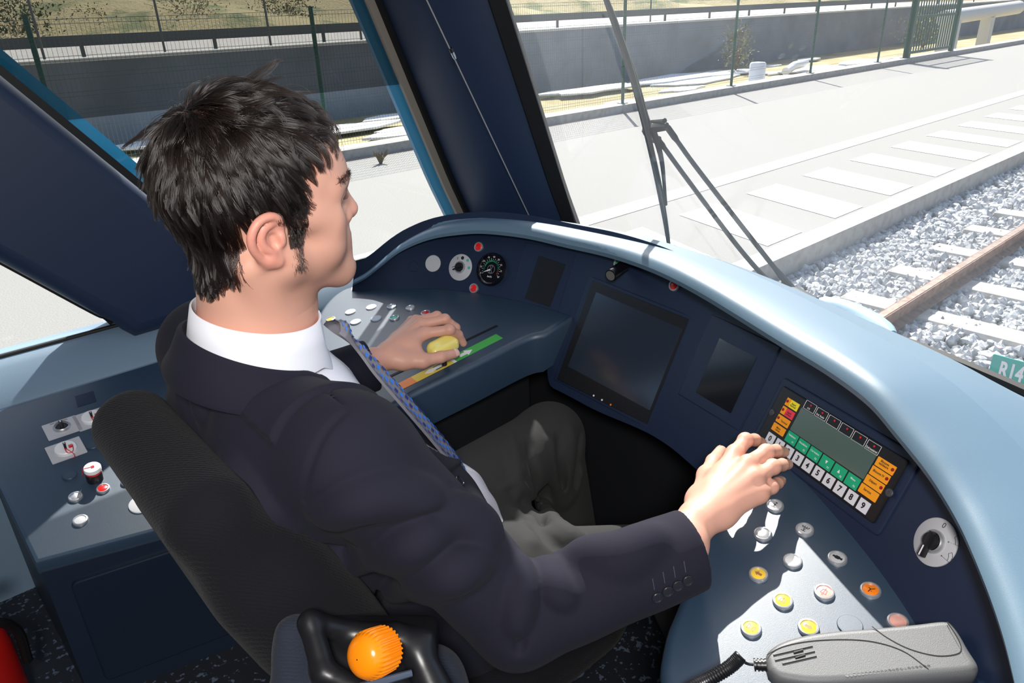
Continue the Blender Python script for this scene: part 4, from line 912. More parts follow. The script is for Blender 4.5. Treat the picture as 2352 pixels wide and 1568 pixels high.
# hands: joints measured as (pixel, height)
def J(px, py, z): return at(px, py, z)
RHAND = dict(wrist=J(1585, 1212, .818), index=[J(1688, 1042, .852), J(1712, 1011, .858), J(1733, 1010, .846), J(1748, 1016, .832)],
    middle=[J(1718, 1066, .858), J(1760, 1038, .862), J(1783, 1035, .850), J(1800, 1038, .838)], ring=[J(1733, 1098, .850), J(1776, 1072, .853), J(1796, 1067, .842), J(1809, 1066, .832)],
    pinky=[J(1744, 1134, .835), J(1772, 1118, .836), J(1786, 1109, .828), J(1794, 1104, .820)], thumb=[J(1606, 1150, .815), J(1625, 1092, .812), J(1640, 1060, .812), J(1656, 1037, .806)])
LHAND = dict(wrist=J(880, 822, .825), index=[J(978, 765, .845), J(1033, 757, .850), J(1053, 768, .830), J(1064, 788, .806)],
    middle=[J(967, 745, .852), J(1022, 733, .856), J(1047, 752, .832), J(1050, 780, .804)], ring=[J(957, 738, .848), J(1004, 726, .852), J(1030, 745, .828), J(1036, 772, .803)],
    pinky=[J(947, 740, .838), J(988, 730, .840), J(1010, 746, .820), J(1016, 766, .802)], thumb=[J(925, 829, .816), J(970, 829, .812), J(1012, 820, .812), J(1044, 812, .808)])
def hand_prims(Hd, s=1.0):
    w = Hd['wrist']; P = []
    rads = dict(index=(.0114, .0102, .0090, .0080), middle=(.0116, .0104, .0092, .0082), ring=(.0110, .0099, .0087, .0078), pinky=(.0100, .0088, .0077, .0069), thumb=(.0160, .0132, .0118, .0098))
    for f in ('index', 'middle', 'ring', 'pinky'):
        j = Hd[f]; r = rads[f]; P.append(rc(w + (j[0] - w) * .16, j[0], .0165, .0125, .016))
    mid = (Hd['index'][0] + Hd['pinky'][0]) / 2; nn = nrm(np.cross(Hd['index'][0] - w, Hd['pinky'][0] - w)); nn = nn if nn[2] > 0 else -nn
    P.append(rc(w * .55 + Hd['pinky'][0] * .45 - nn * .006, w * .5 + Hd['index'][0] * .5 - nn * .006, .016, .016, .02))
    for f in ('index', 'middle', 'ring', 'pinky'):
        j = Hd[f]; r = rads[f]
        P.append(rc(j[0] + nn * .0015, j[0], .0110, .0110, .008))
        for a in range(3): P.append(rc(j[a], j[a + 1], r[a], r[a + 1], .0045))
        P.append(rc(j[1] + nn * .0008, j[1], .0098 * r[1] / .0092, .0095 * r[1] / .0092, .004))
    j = Hd['thumb']; r = rads['thumb']; P.append(rc(w * .6 + j[0] * .4, j[0], .015, .015, .02))
    P.append(rc(j[0], j[1], r[0], r[1], .018)); P.append(rc(j[0] * .5 + Hd['index'][0] * .5, j[1], .012, .010, .018)); P.append(rc(j[1], j[2], r[1], r[2], .006)); P.append(rc(j[2], j[3], r[2], r[3], .005))
    # tendons over the back of the hand
    for f in ('index', 'middle', 'ring', 'pinky'):
        j = Hd[f][0]; a = w + (j - w) * .35 + nn * .0125; P.append(rc(a, j + nn * .0070, .0020, .0034, .010))
    return P, nn
hpR, nnR = hand_prims(RHAND); hpL, nnL = hand_prims(LHAND)
def H(*a): return hw(*a)
def both(f): return [f(1), f(-1)]
head = [el(H(-.008, 0, .035), (.098, .0735, .090), HM.T, .01), el(H(.045, 0, .038), (.056, .058, .052), HM.T, .03), rc(H(.055, 0, .01), H(.081, 0, -.07), .049, .031, .03)]
for s in (1, -1):
    head += [rc(H(.012, s * .050, -.050), H(.092, s * .014, -.091), .021, .019, .024), rc(H(-.002, s * .054, -.02), H(.012, s * .050, -.05), .018, .02, .02), rc(H(.066, s * .046, -.010), H(.03, s * .060, .0), .020, .014, .02), rc(H(.062, s * .038, -.045), H(.062, s * .036, -.04), .028, .028, .02)]
head += [rc(H(.0975, 0, -.090), H(.0975, 0, -.092), .0185, .0185, .014), el(H(.088, 0, -.052), (.0245, .028, .028), HM.T, .014)]
for s in (1, -1): head += [rc(H(.100, s * .033, .008), H(.094, s * .040, .008), .013, .012, .014, 's')]
for s in (1, -1): head += [rc(H(.0925, s * .010, .027), H(.071, s * .047, .027), .0105, .011, .012)]
head += [rc(H(.0945, 0, .016), H(.1145, 0, -.0150), .0075, .0112, .007), rc(H(.098, 0, .0), H(.103, 0, -.018), .0115, .013, .012)]
for s in (1, -1): head += [rc(H(.1045, s * .0125, -.0205), H(.1035, s * .0125, -.0195), .0078, .0080, .005), rc(H(.1115, s * .006, -.0275), H(.110, s * .007, -.020), .0032, .0028, .003, 's')]
for s in (1, -1):
    head += [rc(H(.1085, s * .001, -.0485), H(.0945, s * .0215, -.0560), .0062, .0035, .005), rc(H(.1085, s * .001, -.0600), H(.0945, s * .0205, -.0570), .0070, .0035, .004)]
    head += [rc(H(.0895, s * .031, .0150), H(.083, s * .0435, .0115), .0055, .0045, .005), rc(H(.090, s * .020, .011), H(.0895, s * .031, .0150), .0035, .0050, .005), rc(H(.0875, s * .024, .0020), H(.083, s * .040, .003), .0048, .0042, .006)]
head += [rc(H(.1205, 0, -.0735), H(.115, .012, -.0735), .0055, .0035, .008, 's'), rc(H(.1205, 0, -.0735), H(.115, -.012, -.0735), .0055, .0035, .008, 's')]
# ears: a dish, the helix rim, antihelix, tragus and lobe
for s in (1, -1):
    E_ = lambda x, z, o: H(x, s * (.0705 + o), z)
    head += [el(E_(-.014, -.012, .004), (.016, .005, .025), (HM @ eul(0, -.12, 0)).T, .008)]
    hx = spline([E_(.002, -.004, .003), E_(-.002, .008, .007), E_(-.013, .0135, .0115), E_(-.026, .009, .0145), E_(-.034, -.004, .0155), E_(-.033, -.019, .0135), E_(-.024, -.033, .009), E_(-.013, -.042, .006)], 22)
    head += [rc(hx[i], hx[i + 1], .0042, .0042, .003) for i in range(21)]
    ah = spline([E_(-.008, .004, .007), E_(-.018, .001, .010), E_(-.023, -.010, .0105), E_(-.019, -.022, .0095), E_(-.010, -.027, .008)], 12)
    head += [rc(ah[i], ah[i + 1], .0036, .0036, .004) for i in range(11)]
    head += [rc(E_(-.011, -.036, .005), E_(-.005, -.041, .004), .0078, .0070, .006), rc(E_(.001, -.013, .006), E_(.001, -.019, .006), .0045, .0045, .005), rc(E_(-.009, -.012, .009), E_(-.007, -.019, .009), .0052, .0052, .004, 's')]
neck = [rc(H(-.014, 0, -.06), H(-.016, 0, -.20), .060, .063, .03), rc(H(.028, 0, -.105), H(.018, 0, -.20), .032, .040, .03), rc(H(.052, 0, -.135), H(.050, 0, -.145), .010, .010, .02)]
for s in (1, -1): neck += [rc(H(-.03, s * .056, -.055), H(.03, s * .022, -.20), .013, .012, .02)]
torso = [rc(hw(-.01, 0, -.19), tw(.03, 0, .40), .055, .09, .05), el(tw(.02, 0, .34), (.10, .15, .15), TR, .06), el(tw(.03, 0, .12), (.10, .15, .18), TR, .06), el(tw(.03, 0, .0), (.09, .15, .10), TR, .06)]
torso += [rc(tw(.04, -.10, .44), SHR, .05, .045, .05), rc(SHR, ELR, .043, .036, .03), rc(ELR, WRR, .036, .028, .02), rc(WRR, RHAND['wrist'], .0275, .0245, .02)]
torso += [rc(tw(.04, .10, .44), SHL, .05, .045, .05), rc(SHL, ELL, .043, .036, .03), rc(ELL, WRL + (ELL - WRL) * .1, .036, .027, .02), rc(WRL + (ELL - WRL) * .1, LHAND['wrist'], .0265, .0235, .02)]
for (hip, kn, an) in ((V(.53, .78, .56), V(.905, .625, .50), V(1.05, .63, .17)), (V(.53, .94, .56), V(.935, .97, .605), V(1.0, .94, .20))):
    torso += [rc(hip, kn, .07, .05, .05), rc(kn, an, .048, .035, .03)]
def hairline(p):
    """True where hair grows (head space)"""
    x, y, z = p.T; ay = np.abs(y)
    front = .061 - .35 * np.maximum(ay - .03, 0) + .10 * np.minimum(z - .085, 0)
    top = (z > .030) & (x < np.where(z > .080, front + .002, .029 + .30 * (z - .05)))
    side = (z <= .030) & (z > np.where(x > .006, -.014, .010 - .9 * np.maximum(0, -.034 - x))) & (x < .031 + .15 * z) & (x > -.2)
    back = (z <= -.012) & (z > -.075 - .25 * (np.maximum(0, .06 - ay)) * 0 - .02) & (x < -.036 - .15 * (z + .012) * 0 - np.maximum(0, -(z + .04)) * .55)
    burn = (z <= -.012) & (z > -.030) & (x > .011) & (x < .031) & (ay > .05)
    ear = (x < .008) & (x > -.036) & (z < .012) & (z > -.06)
    return (top | side | back | burn) & ~(ear & ~burn)
SKIN = mat('skin', (.70, .36, .27), .48, spec=.4, sss=.12, bump=(1500, .10, .0006))
n = SKIN.node_tree.nodes; vc = n.new('ShaderNodeVertexColor'); vc.layer_name = 'tint'; SKIN.node_tree.links.new(vc.outputs[0], n['Principled BSDF'].inputs['Base Color'])
body, bvv, bff = sdf_mesh('body', head + neck + torso + hpR + hpL, (.18, .30, .12), (1.12, 1.32, 1.42), .0019, SKIN, person, relax=1)
q = hloc(bvv); ay = np.abs(q[:, 1]); base = np.tile(np.array([.66, .345, .255]), (len(bvv), 1))
def blend(m_, c):
    global base; base = base * (1 - m_[:, None]) + np.array(c) * m_[:, None]
hd_ = (q[:, 2] > -.125) & (np.linalg.norm(q, axis=1) < .2)
lipm = np.exp(-((q[:, 2] + .0545 + ay * .05) / .0062) ** 2) * (ay < .021) * (q[:, 0] > .092); blend(lipm * .7 * hd_, (.55, .19, .16))
beard = sm(.02, .05, q[:, 0] + .01) * sm(-.02, -.05, q[:, 2]) * hd_; blend(beard * .28 * (1 - lipm), (.30, .17, .13))
earm = ((ay > .070) & (q[:, 0] < .01) & (q[:, 0] > -.045) & (q[:, 2] < .02) & (q[:, 2] > -.05)); blend(earm * .45 * sm(.07, .084, ay), (.70, .22, .17))
nosem = np.exp(-(((q[:, 0] - .116) / .02) ** 2 + ((q[:, 2] + .016) / .014) ** 2 + (q[:, 1] / .02) ** 2)); blend(nosem * .35 * hd_, (.68, .26, .20))
scalp = hairline(q) * hd_ * (np.abs(q[:, 1]) < .0755) * ~((q[:, 0] > -.05) & (q[:, 2] < .0) & (q[:, 0] < .01)); blend(scalp * .97, (.022, .014, .012))
for Hd in (RHAND, LHAND):
    for f in ('index', 'middle', 'ring', 'pinky', 'thumb'):
        for j in Hd[f][:2]: blend(np.exp(-(np.linalg.norm(bvv - j, axis=1) / .010) ** 2) * .30, (.66, .24, .19))
tint_mesh(body, base)
BODYT = BVHTree.FromPolygons([tuple(p) for p in bvv], [tuple(map(int, f)) for f in bff])
# finger nails
NAIL = mat('nail', (.76, .46, .39), .25)
def nail(Hd, f, nn, w_=.0058, l_=.0095):
    j = Hd[f]; d = nrm(j[3] - j[2]); up_ = nrm(nn - d * nn.dot(d)); s_ = np.cross(up_, d); r = {'thumb': .0092, 'pinky': .0062}.get(f, .0074); G = []
    for a in np.linspace(-.3, 1, 8):
        ww = w_ * (1 - .35 * max(0, a) ** 3) * (1 - .2 * max(0, -a)); c = j[3] + d * (a * l_ * .6 - .001) + up_ * (r * (1.08 - .10 * max(0, a) ** 2)); G.append([c + s_ * ww * t_ - up_ * ww * .32 * t_ * t_ for t_ in np.linspace(-1, 1, 7)])
    mb = MB(); mb.grid(G); o = mb.build('nail', NAIL, body); return o
for f in ('index', 'middle', 'ring', 'pinky'): nail(RHAND, f, nnR)
nail(LHAND, 'index', nrm(V(.5, -.3, .8))); nail(LHAND, 'thumb', nrm(V(-.1, -.75, .65)), .0078, .013); nail(RHAND, 'thumb', nrm(V(-.6, .5, .5)), .0072, .012)
# eyes and brows
EYEW = mat('eye_white', (.75, .70, .66), .15, coat=.5); IRIS = mat('iris_brown', (.05, .025, .012), .1)
for s in (1, -1):
    c = H(.0795, s * .0325, .0085); mb = MB(); ax_ = HM @ nrm(V(1, 0, -.05)); mb.use(EYEW).lathe([(.0118 * math.sin(a), .0118 * math.cos(a)) for a in np.linspace(math.pi, .42, 16)], c, ax_, 24); mb.use(IRIS).lathe([(.0118 * math.sin(a), .0118 * math.cos(a) + .0003) for a in np.linspace(.5, .05, 6)], c, ax_, 24); mb.build('eye', None, body)
# ------------------------------------------------------------------ hair
HAIRM = bpy.data.materials.new('dark_brown_hair'); HAIRM.use_nodes = True; n = HAIRM.node_tree.nodes
n.remove(n['Principled BSDF']); hb_ = n.new('ShaderNodeBsdfHairPrincipled'); hb_.parametrization = 'COLOR'; hb_.inputs['Color'].default_value = (.007, .0045, .0036, 1)
hb_.inputs['Roughness'].default_value = .28; hb_.inputs['Radial Roughness'].default_value = .35; hb_.inputs['Coat'].default_value = .3
HAIRM.node_tree.links.new(hb_.outputs[0], n['Material Output'].inputs[0])
def strands(name, paths, rad, parent, m=HAIRM):
    """paths (n, k, 3) in world space; thin tapering strands as a curves object"""
    paths = np.array(paths); N_, K, _ = paths.shape; cu = bpy.data.hair_curves.new(name); cu.add_curves([K] * N_); off = wloc(parent)
    cu.attributes['position'].data.foreach_set('vector', (paths - off).astype(np.float32).ravel())
    a = cu.attributes.get('radius') or cu.attributes.new('radius', 'FLOAT', 'POINT')
    rr = np.tile(np.linspace(1, .25, K), N_) * np.repeat(np.broadcast_to(rad, (N_,)), K); a.data.foreach_set('value', rr.astype(np.float32))
    cu.materials.append(m); o = bpy.data.objects.new(name, cu); COL.objects.link(o); o.parent = parent; return o
SC = V(-.008, 0, .035); SR = V(.1005, .0755, .0925)         # scalp ellipsoid (head space)
def on_head(d):
    """project a direction from the scalp centre to the head mesh"""
    o = hw(*SC); out = []
    for v in d:
        w_ = HM @ v; h_ = BODYT.ray_cast(Vector(o + w_ * .2), Vector(-w_), .2); out.append(np.array(h_[0]) if h_[0] is not None else o + w_ * .09)
    return np.array(out)
NG = 24000
d = rng.normal(size=(NG * 3, 3)); d /= np.linalg.norm(d, axis=1)[:, None]
k_ = 1 / np.sqrt(((d / SR) ** 2).sum(1)); p0 = SC + d * k_[:, None]
# the back of the neck is below the ellipsoid: sample it too
nb_ = 5000; an = rng.uniform(-1.25, 1.25, nb_); zz_ = rng.uniform(-.093, -.02, nb_); pn = np.stack([-.012 - .060 * np.cos(an), .060 * np.sin(an), zz_], 1)
dn_ = pn - SC; dn_ /= np.linalg.norm(dn_, axis=1)[:, None]
d = d[hairline(p0)][:NG]; root = hloc(on_head(d))
near = np.array([BODYT.find_nearest(Vector(hw(*p)))[0][:] for p in pn]); root = np.vstack([root, hloc(near)]); lev_ = np.sqrt((((root - SC) / SR) ** 2).sum(1)); root = root[hairline(root) & ~((lev_ > 1.05) & (root[:, 2] < .02) & (root[:, 0] > -.040) & (root[:, 2] > -.05) & (root[:, 0] < .013))]; NS = len(root)

# clump centres
NCL = 1500; cl = root[rng.choice(NS, NCL, replace=False)]
dist = ((root[:, None, :] - cl[None]) ** 2).sum(2); ci = dist.argmin(1)
WH = V(-.068, .0, .108)                                        # crown whorl
def flow(p, n_):
    x, y, z = p.T
    away = p - WH; away -= n_ * (away * n_).sum(1)[:, None]; away /= np.linalg.norm(away, axis=1)[:, None] + 1e-6
    fwd = np.array([1., 0, 0]) - n_ * n_[:, :1]; fwd /= np.linalg.norm(fwd, axis=1)[:, None] + 1e-6
    dn = np.array([.15, 0, -1.]) - n_ * (n_ @ np.array([.15, 0, -1.]))[:, None]; dn /= np.linalg.norm(dn, axis=1)[:, None] + 1e-6
    wt = sm(.085, .115, z)[:, None]; ws_ = sm(.02, .09, x)[:, None]
    f = away * .75 * (1 - .75 * ws_ * (1 - wt)) + fwd * (.10 + 1.1 * wt) * sm(-.07, .0, x)[:, None] + dn * (1 - wt) * (.9 + .5 * ws_)
    f -= n_ * (f * n_).sum(1)[:, None]; return f / (np.linalg.norm(f, axis=1)[:, None] + 1e-6)
def grow(p, n_, L_, lift, curl, K=9, sway=None):
    out = [p]; q = p.copy(); nn_ = n_.copy(); f0 = None
    for k in range(1, K):
        t_ = k / (K - 1); f = flow(q, nn_)
        if sway is not None: f = f + sway * (.6 * t_ + .2); f /= np.linalg.norm(f, axis=1)[:, None]
        up_ = lift * (1 - t_ * curl); dd = f + nn_ * up_[:, None]; dd /= np.linalg.norm(dd, axis=1)[:, None]
        q = q + dd * (L_ / (K - 1))[:, None]; nn_ = gn(q)
        # stay above the scalp
        zsc = 1; lev = np.sqrt((((q - SC) / (SR + .0015)) ** 2).sum(1)); q = np.where((lev < 1)[:, None] & (q[:, 2:] > -.03), SC + (q - SC) / lev[:, None], q)
        out.append(q)
    return np.stack(out, 1)
def params(p, r):
    x, y, z = p.T; top = sm(.075, .11, z); quiff = sm(.02, .06, x) * sm(.07, .09, z)
    L_ = .026 + .022 * top + .008 * sm(.03, .07, z) - .017 * sm(-.035, -.085, z) - .013 * sm(.035, -.01, z) * sm(-.05, .01, x) - .009 * sm(.01, .035, x) * sm(.085, .06, z)
    lift = .34 - .20 * sm(-.02, -.07, z) + .42 * top + 1.05 * quiff + .1 * r
    return L_, lift, 1.0 + .65 * top + .35 * quiff
def gn(p): n_ = (p - SC) / SR ** 2 * np.stack([np.ones(len(p)), np.ones(len(p)), sm(-.07, .0, p[:, 2])], 1); return n_ / np.linalg.norm(n_, axis=1)[:, None]
Lc, lc, cc = params(cl, rng.uniform(-1, 1, NCL)); Lc = Lc * rng.uniform(.85, 1.3, NCL)
swc = rng.normal(0, .28, (NCL, 3)) * (1 + 1.0 * sm(.08, .11, cl[:, 2]))[:, None]
CP = grow(cl, gn(cl), Lc, lc + rng.normal(0, .14, NCL), cc, sway=swc)
Ls, ls, cs_ = params(root, rng.uniform(-1, 1, NS)); nor = gn(root); SP = grow(root, nor, Ls * rng.uniform(.8, 1.15, NS), ls, cs_, sway=swc[ci] * .8 + rng.normal(0, .08, (NS, 3)))
tt = np.linspace(0, 1, 9)[None, :, None]; cw = (.80 * tt ** .9) * rng.uniform(.75, 1.0, (NS, 1, 1))
off_ = (root - cl[ci])[:, None, :] * (1 - tt * .8)
PTH = SP * (1 - cw) + (CP[ci] + off_) * cw
PW = PTH @ HM.T + HC
PW = PW.reshape(-1, 9, 3)
for i in np.where(root[:, 2] < .06)[0]:                 # keep every strand outside the skin
    for k in range(1, 9):
        c_, n_, _, d_ = BODYT.find_nearest(Vector(PW[i, k]), .03)
        if c_ is not None:
            s_ = (Vector(PW[i, k]) - c_).dot(n_)
            if s_ < -.0045: PW[i, k:] = PW[i, k - 1]; break
            if s_ < .0012: PW[i, k] = np.array(c_ + n_ * .0012)
hair = strands('hair', PW, .00030, person)
# loose strands over the quiff and crown
sel = rng.choice(np.where((root[:, 2] > .085))[0], 260); lp = grow(root[sel], nor[sel], rng.uniform(.045, .07, 260), rng.uniform(.6, 1.3, 260), np.full(260, 1.9), sway=rng.normal(0, .4, (260, 3)))
strands('loose_strands', lp @ HM.T + HC, .00026, hair)
# sideburn stubble, eyebrow and lashes
def patch(name, f_pt, N_, L_, dirv, rad, parent):
    P = []
    for _ in range(N_):
        a, b_ = f_pt(); o = hw(*a); hit_ = BODYT.find_nearest(Vector(o)); p_ = np.array(hit_[0]); n_ = np.array(hit_[1]); dd = HM @ nrm(V(*b_) + rng.normal(0, .25, 3)); dd = nrm(dd + n_ * .35); l_ = L_ * rng.uniform(.6, 1.2)
        P.append([p_ + dd * l_ * t_ - n_ * l_ * .15 * t_ * t_ for t_ in (0, .33, .66, 1)])
    return strands(name, P, rad, parent)
patch('sideburn', lambda: (V(rng.normal(.021, .004), -.068, rng.uniform(-.055, -.005)), (.1, -.1, -1)), 420, .008, None, .00022, person)
for s in (1, -1):
    def bp():
        t_ = rng.uniform(0, 1); return V(.101 - .030 * t_ ** 1.5, s * (.012 + .036 * t_), .0315 + .005 * math.sin(t_ * 2.6) + rng.normal(0, .0022)), (-.5, s * .8, .35 - .5 * t_)
    patch('eyebrow', bp, 380, .0085, None, .00020, person)
    mb_l = []
    for k in range(40):
        t_ = k / 39; o = H(.0925 - .008 * t_ ** 2, s * (.0225 + .020 * t_), .0125 - .002 * t_); dd = HM @ nrm(V(1, s * (.3 + .5 * t_), -.15 + .1 * t_)); mb_l.append([o + dd * .009 * u_ + HM @ V(0, 0, 1) * .003 * u_ * u_ for u_ in (0, .33, .66, 1)])
    strands('eyelashes', mb_l, .00012, person)
# ------------------------------------------------------------------ clothes
def fabric(name, col, scale, sheen=.25, rough=.85, strength=.25, dist=.0006, speck=None):
    m = mat(name, col, rough, spec=.15, sheen=sheen); n = m.node_tree.nodes; L = m.node_tree.links
    tc = n.new('ShaderNodeTexCoord'); b = n['Principled BSDF']
    w1 = n.new('ShaderNodeTexWave'); w1.inputs['Scale'].default_value = scale; w1.bands_direction = 'DIAGONAL'; w1.inputs['Distortion'].default_value = 4; w1.inputs['Detail Scale'].default_value = 3
    no = n.new('ShaderNodeTexNoise'); no.inputs['Scale'].default_value = scale * 1.6
    L.new(tc.outputs['Object'], w1.inputs['Vector']); L.new(tc.outputs['Object'], no.inputs['Vector'])
    mx = n.new('ShaderNodeMix'); mx.data_type = 'FLOAT'; mx.inputs[0].default_value = .55; L.new(w1.outputs[1], mx.inputs[2]); L.new(no.outputs[0], mx.inputs[3])
    bp = n.new('ShaderNodeBump'); bp.inputs['Strength'].default_value = strength; bp.inputs['Distance'].default_value = dist; L.new(mx.outputs[0], bp.inputs['Height']); L.new(bp.outputs[0], b.inputs['Normal'])
    return m
SUIT = fabric('navy_suit_wool', (.0150, .0145, .0250), 900, .02)
TROU = fabric('charcoal_trouser_wool', (.034, .034, .034), 900, .03)
SHIRT = mat('white_shirt_cotton', (.82, .82, .88), .75, bump=(900, .1, .0005))
def trace(prims, px, py, post=None, t0=.5):
    r = ray(px, py); L_ = np.linalg.norm(r); t = t0
    for _ in range(120):
        P = EYE + r * t; d = field(prims, P[None], post)[0]
        if d < .0004: return P
        t += d / L_ * .9
        if t > 3: return None
    return P
CUFR = at(1592, 1258, .803); CDR = nrm(CUFR - ELR + V(.0, .0, -.005)); CUFL = at(853, 838, .822); CDL = nrm(CUFL - ELL)
jb = [el(tw(.035, .02, .33), (.121, .165, .20), TR, .05), el(tw(.055, .01, .10), (.135, .172, .22), TR, .06), rc(tw(.0, -.125, .42), tw(.01, -.125, .0), .066, .07, .04), rc(tw(.0, .125, .42), tw(.01, .125, .0), .066, .07, .04), el(tw(.025, 0, -.02), (.135, .195, .12), TR, .06),
      rc(tw(.02, -.06, .50), SHR + V(0, 0, -.002), .060, .064, .05), rc(tw(.02, .06, .50), SHL + V(0, 0, -.002), .060, .064, .05), rc(tw(-.025, -.09, .42), tw(-.025, .09, .42), .085, .085, .05)]
jarm = [rc(SHR, ELR, .070, .060, .035), rc(ELR, CUFR + CDR * .05, .060, .052, .016), rc(SHL, ELL, .068, .058, .035), rc(ELL, CUFL + CDL * .05, .058, .050, .016)]
frameR = np.array([CDR, perp(CDR), np.cross(CDR, perp(CDR))]); frameL = np.array([CDL, perp(CDL), np.cross(CDL, perp(CDL))])
jcut = [bx(CUFR + CDR * .09, (.09, .09, .09), frameR, .002, .004, 's'), bx(CUFL + CDL * .09, (.09, .09, .09), frameL, .002, .004, 's'),
        rc(CUFR - CDR * .02, CUFR + CDR * .03, .0445, .0445, .003, 's'), rc(CUFL - CDL * .02, CUFL + CDL * .03, .043, .043, .003, 's')]
UW = np.array([-.2, -.1, 0, .10, .14, .20, .30, .40, .50, .56, .7]); WW = np.array([.12, .12, .10, .045, .010, .036, .062, .080, .086, .088, .10])
LU = np.array([-.2, .135, .16, .26, .36, .405, .412, .43, .436, .47, .50, .56, .62]); LWD = np.array([0, 0, .010, .052, .080, .086, .040, .040, .060, .064, .062, .055, .04])
def jpost(d, P):
    q = (P - TO) @ TR.T; f, l, u = q.T; W = np.interp(u, UW, WW); al = np.abs(l + .014)
    lw = np.interp(u, LU, LWD); e = np.minimum(W + lw - al, 1); near = (f > .0) & (u < .60) & (al < .2)
    d = d - near * .0068 * sm(-.0015, .0015, e) * sm(.13, .15, u)
    # weave of wide soft creases so the cloth is not dead smooth
    d = d + .0013 * np.sin(u * 46 + l * 30) * np.sin(l * 33 - f * 21 + 1.3) * sm(.55, .40, u)
    return np.where((f > .03) & (u < .60), np.maximum(d, (W - al) * .95), d)
J0 = jb + jarm
folds = []
def fold(pts, r=.012, out=.005, k=.020, op='u', n=14, prims=None):
    P = []
    for p in pts:
        h_ = trace(prims or J0, *p)
        if h_ is None: continue
        g = np.array([field(prims or J0, (h_ + e)[None])[0] for e in np.eye(3) * .002]); g = nrm(g - field(prims or J0, h_[None])[0]); P.append(h_ + g * (out - r) if op == 'u' else h_ + g * (r - out))
    if len(P) < 2: return []
    Q = spline(P, n); rr = [r * (.55 + .45 * math.sin(math.pi * (i + .5) / n)) for i in range(n)]
    return [rc(Q[i], Q[i + 1], rr[i], rr[i + 1], k, op) for i in range(n - 1)]
for P, dp in (([(735, 1172), (820, 1133), (922, 1114), (1000, 1125)], .0034), ([(713, 1268), (820, 1266), (922, 1242), (1010, 1195)], .0034), ([(790, 1360), (900, 1345), (1010, 1310), (1100, 1255)], .0024), ([(1040, 1150), (1085, 1165), (1120, 1200)], .0026)):
    folds += fold(P, .0085, dp, .020, 's', 18)
    folds += fold([(x + 4, y + 24) for x, y in P], .012, .0042, .026, 'u', 18)
folds += fold([(1228, 1275), (1222, 1340), (1205, 1430), (1192, 1500)], .0055, .0055, .008, 's')
folds += fold([(1205, 1290), (1200, 1360), (1188, 1440)], .012, .005, .018)
folds += fold([(1250, 1290), (1268, 1340), (1300, 1372)], .012, .006, .018)
folds += fold([(1330, 1260), (1420, 1270), (1500, 1230)], .012, .003, .03)
folds += fold([(640, 850), (730, 890), (800, 940)], .0022, .0014, .003, 's', 20)
folds += fold([(800, 940), (745, 995), (712, 1070), (697, 1150), (700, 1230), (722, 1300)], .0032, .0022, .005, 's', 26)
folds += fold([(455, 760), (440, 830), (462, 900), (470, 950)], .012, .006, .02)
folds += fold([(430, 800), (415, 870), (445, 940)], .009, .006, .016, 's')
folds += fold([(520, 1080), (600, 1200), (690, 1310)], .012, .004, .03)
jacket, jv, jf = sdf_mesh('jacket', J0 + folds + jcut, (.14, .32, .42), (.80, 1.32, 1.16), .0031, SUIT, person, post=jpost, relax=1, slack=.012)
JT = BVHTree.FromPolygons([tuple(p) for p in jv], [tuple(map(int, f)) for f in jf])
# shirt body
sb = [el(tw(.037, .015, .33), (.113, .152, .19), TR, .05), el(tw(.056, .005, .10), (.126, .16, .21), TR, .06), el(tw(.078, .03, .03), (.130, .115, .12), TR, .05), el(tw(.035, 0, -.02), (.118, .17, .10), TR, .06), rc(tw(.045, 0, .46), hw(-.004, 0, -.175), .09, .066, .06)]
def spost(d, P):
    q = (P - TO) @ TR.T; f, l, u = q.T; pl = .0022 * sm(.004, .0, np.abs(l - .016) - .012) * (f > 0)
    return d - pl + .0016 * np.sin(u * 70 + l * 60) * np.sin(l * 45 + 2)
shirt, sv, sf = sdf_mesh('shirt', sb, (.15, .60, .40), (.75, 1.12, 1.13), .0035, SHIRT, person, post=spost, slack=.008)
# shirt collar: stand and fall, with points at the front
NC = hw(-.012, 0, -.158); NA = nrm(hw(-.012, 0, -.06) - hw(-.014, 0, -.20)); NF = nrm(TF * .6 + V(1, 0, 0) - NA * NA.dot(TF * .6 + V(1, 0, 0))); NL = np.cross(NA, NF)
def ring(a, r, h, slope=.35):
    """a = 0 at the front; the ring dips towards the front"""
    ca, sa = math.cos(a), math.sin(a); rr = (r + .0075) * (1 + .05 * ca)
    return NC + (NF * ca + NL * sa) * rr + NA * (h - slope * .062 * (ca + 1) * .5)
mb = MB(); G = []
for a in np.radians(np.linspace(14, 346, 70)):
    ca = math.cos(a); pt = sm(.55, .97, ca); G.append([ring(a, .0655, -.02), ring(a, .0655, .030), ring(a, .0665, .0365), ring(a, .0690, .0360), ring(a, .0740, .010 - .018 * pt), ring(a, .0790 + .006 * pt, -.020 - .024 * pt), ring(a, .0770, -.021 - .024 * pt), ring(a, .0715, .0)])
mb.grid(G); mb.build('collar', SHIRT, shirt, angle=70)
# jacket collar
mb = MB(); G = []
for a in np.radians(np.linspace(58, 302, 60)):
    ca = math.cos(a); k_ = sm(.2, .6, ca); G.append([ring(a, .074, -.045, .9), ring(a, .0765, .002 - .012 * k_, .9), ring(a, .0800, .010 - .012 * k_, .9), ring(a, .0860, .008 - .012 * k_, .9), ring(a, .0990, -.024, .65), ring(a, .1090, -.040, .55), ring(a, .1090, -.047, .55), ring(a, .095, -.05, .55)])
mb.grid(G); mb.build('collar', SUIT, jacket, angle=70)
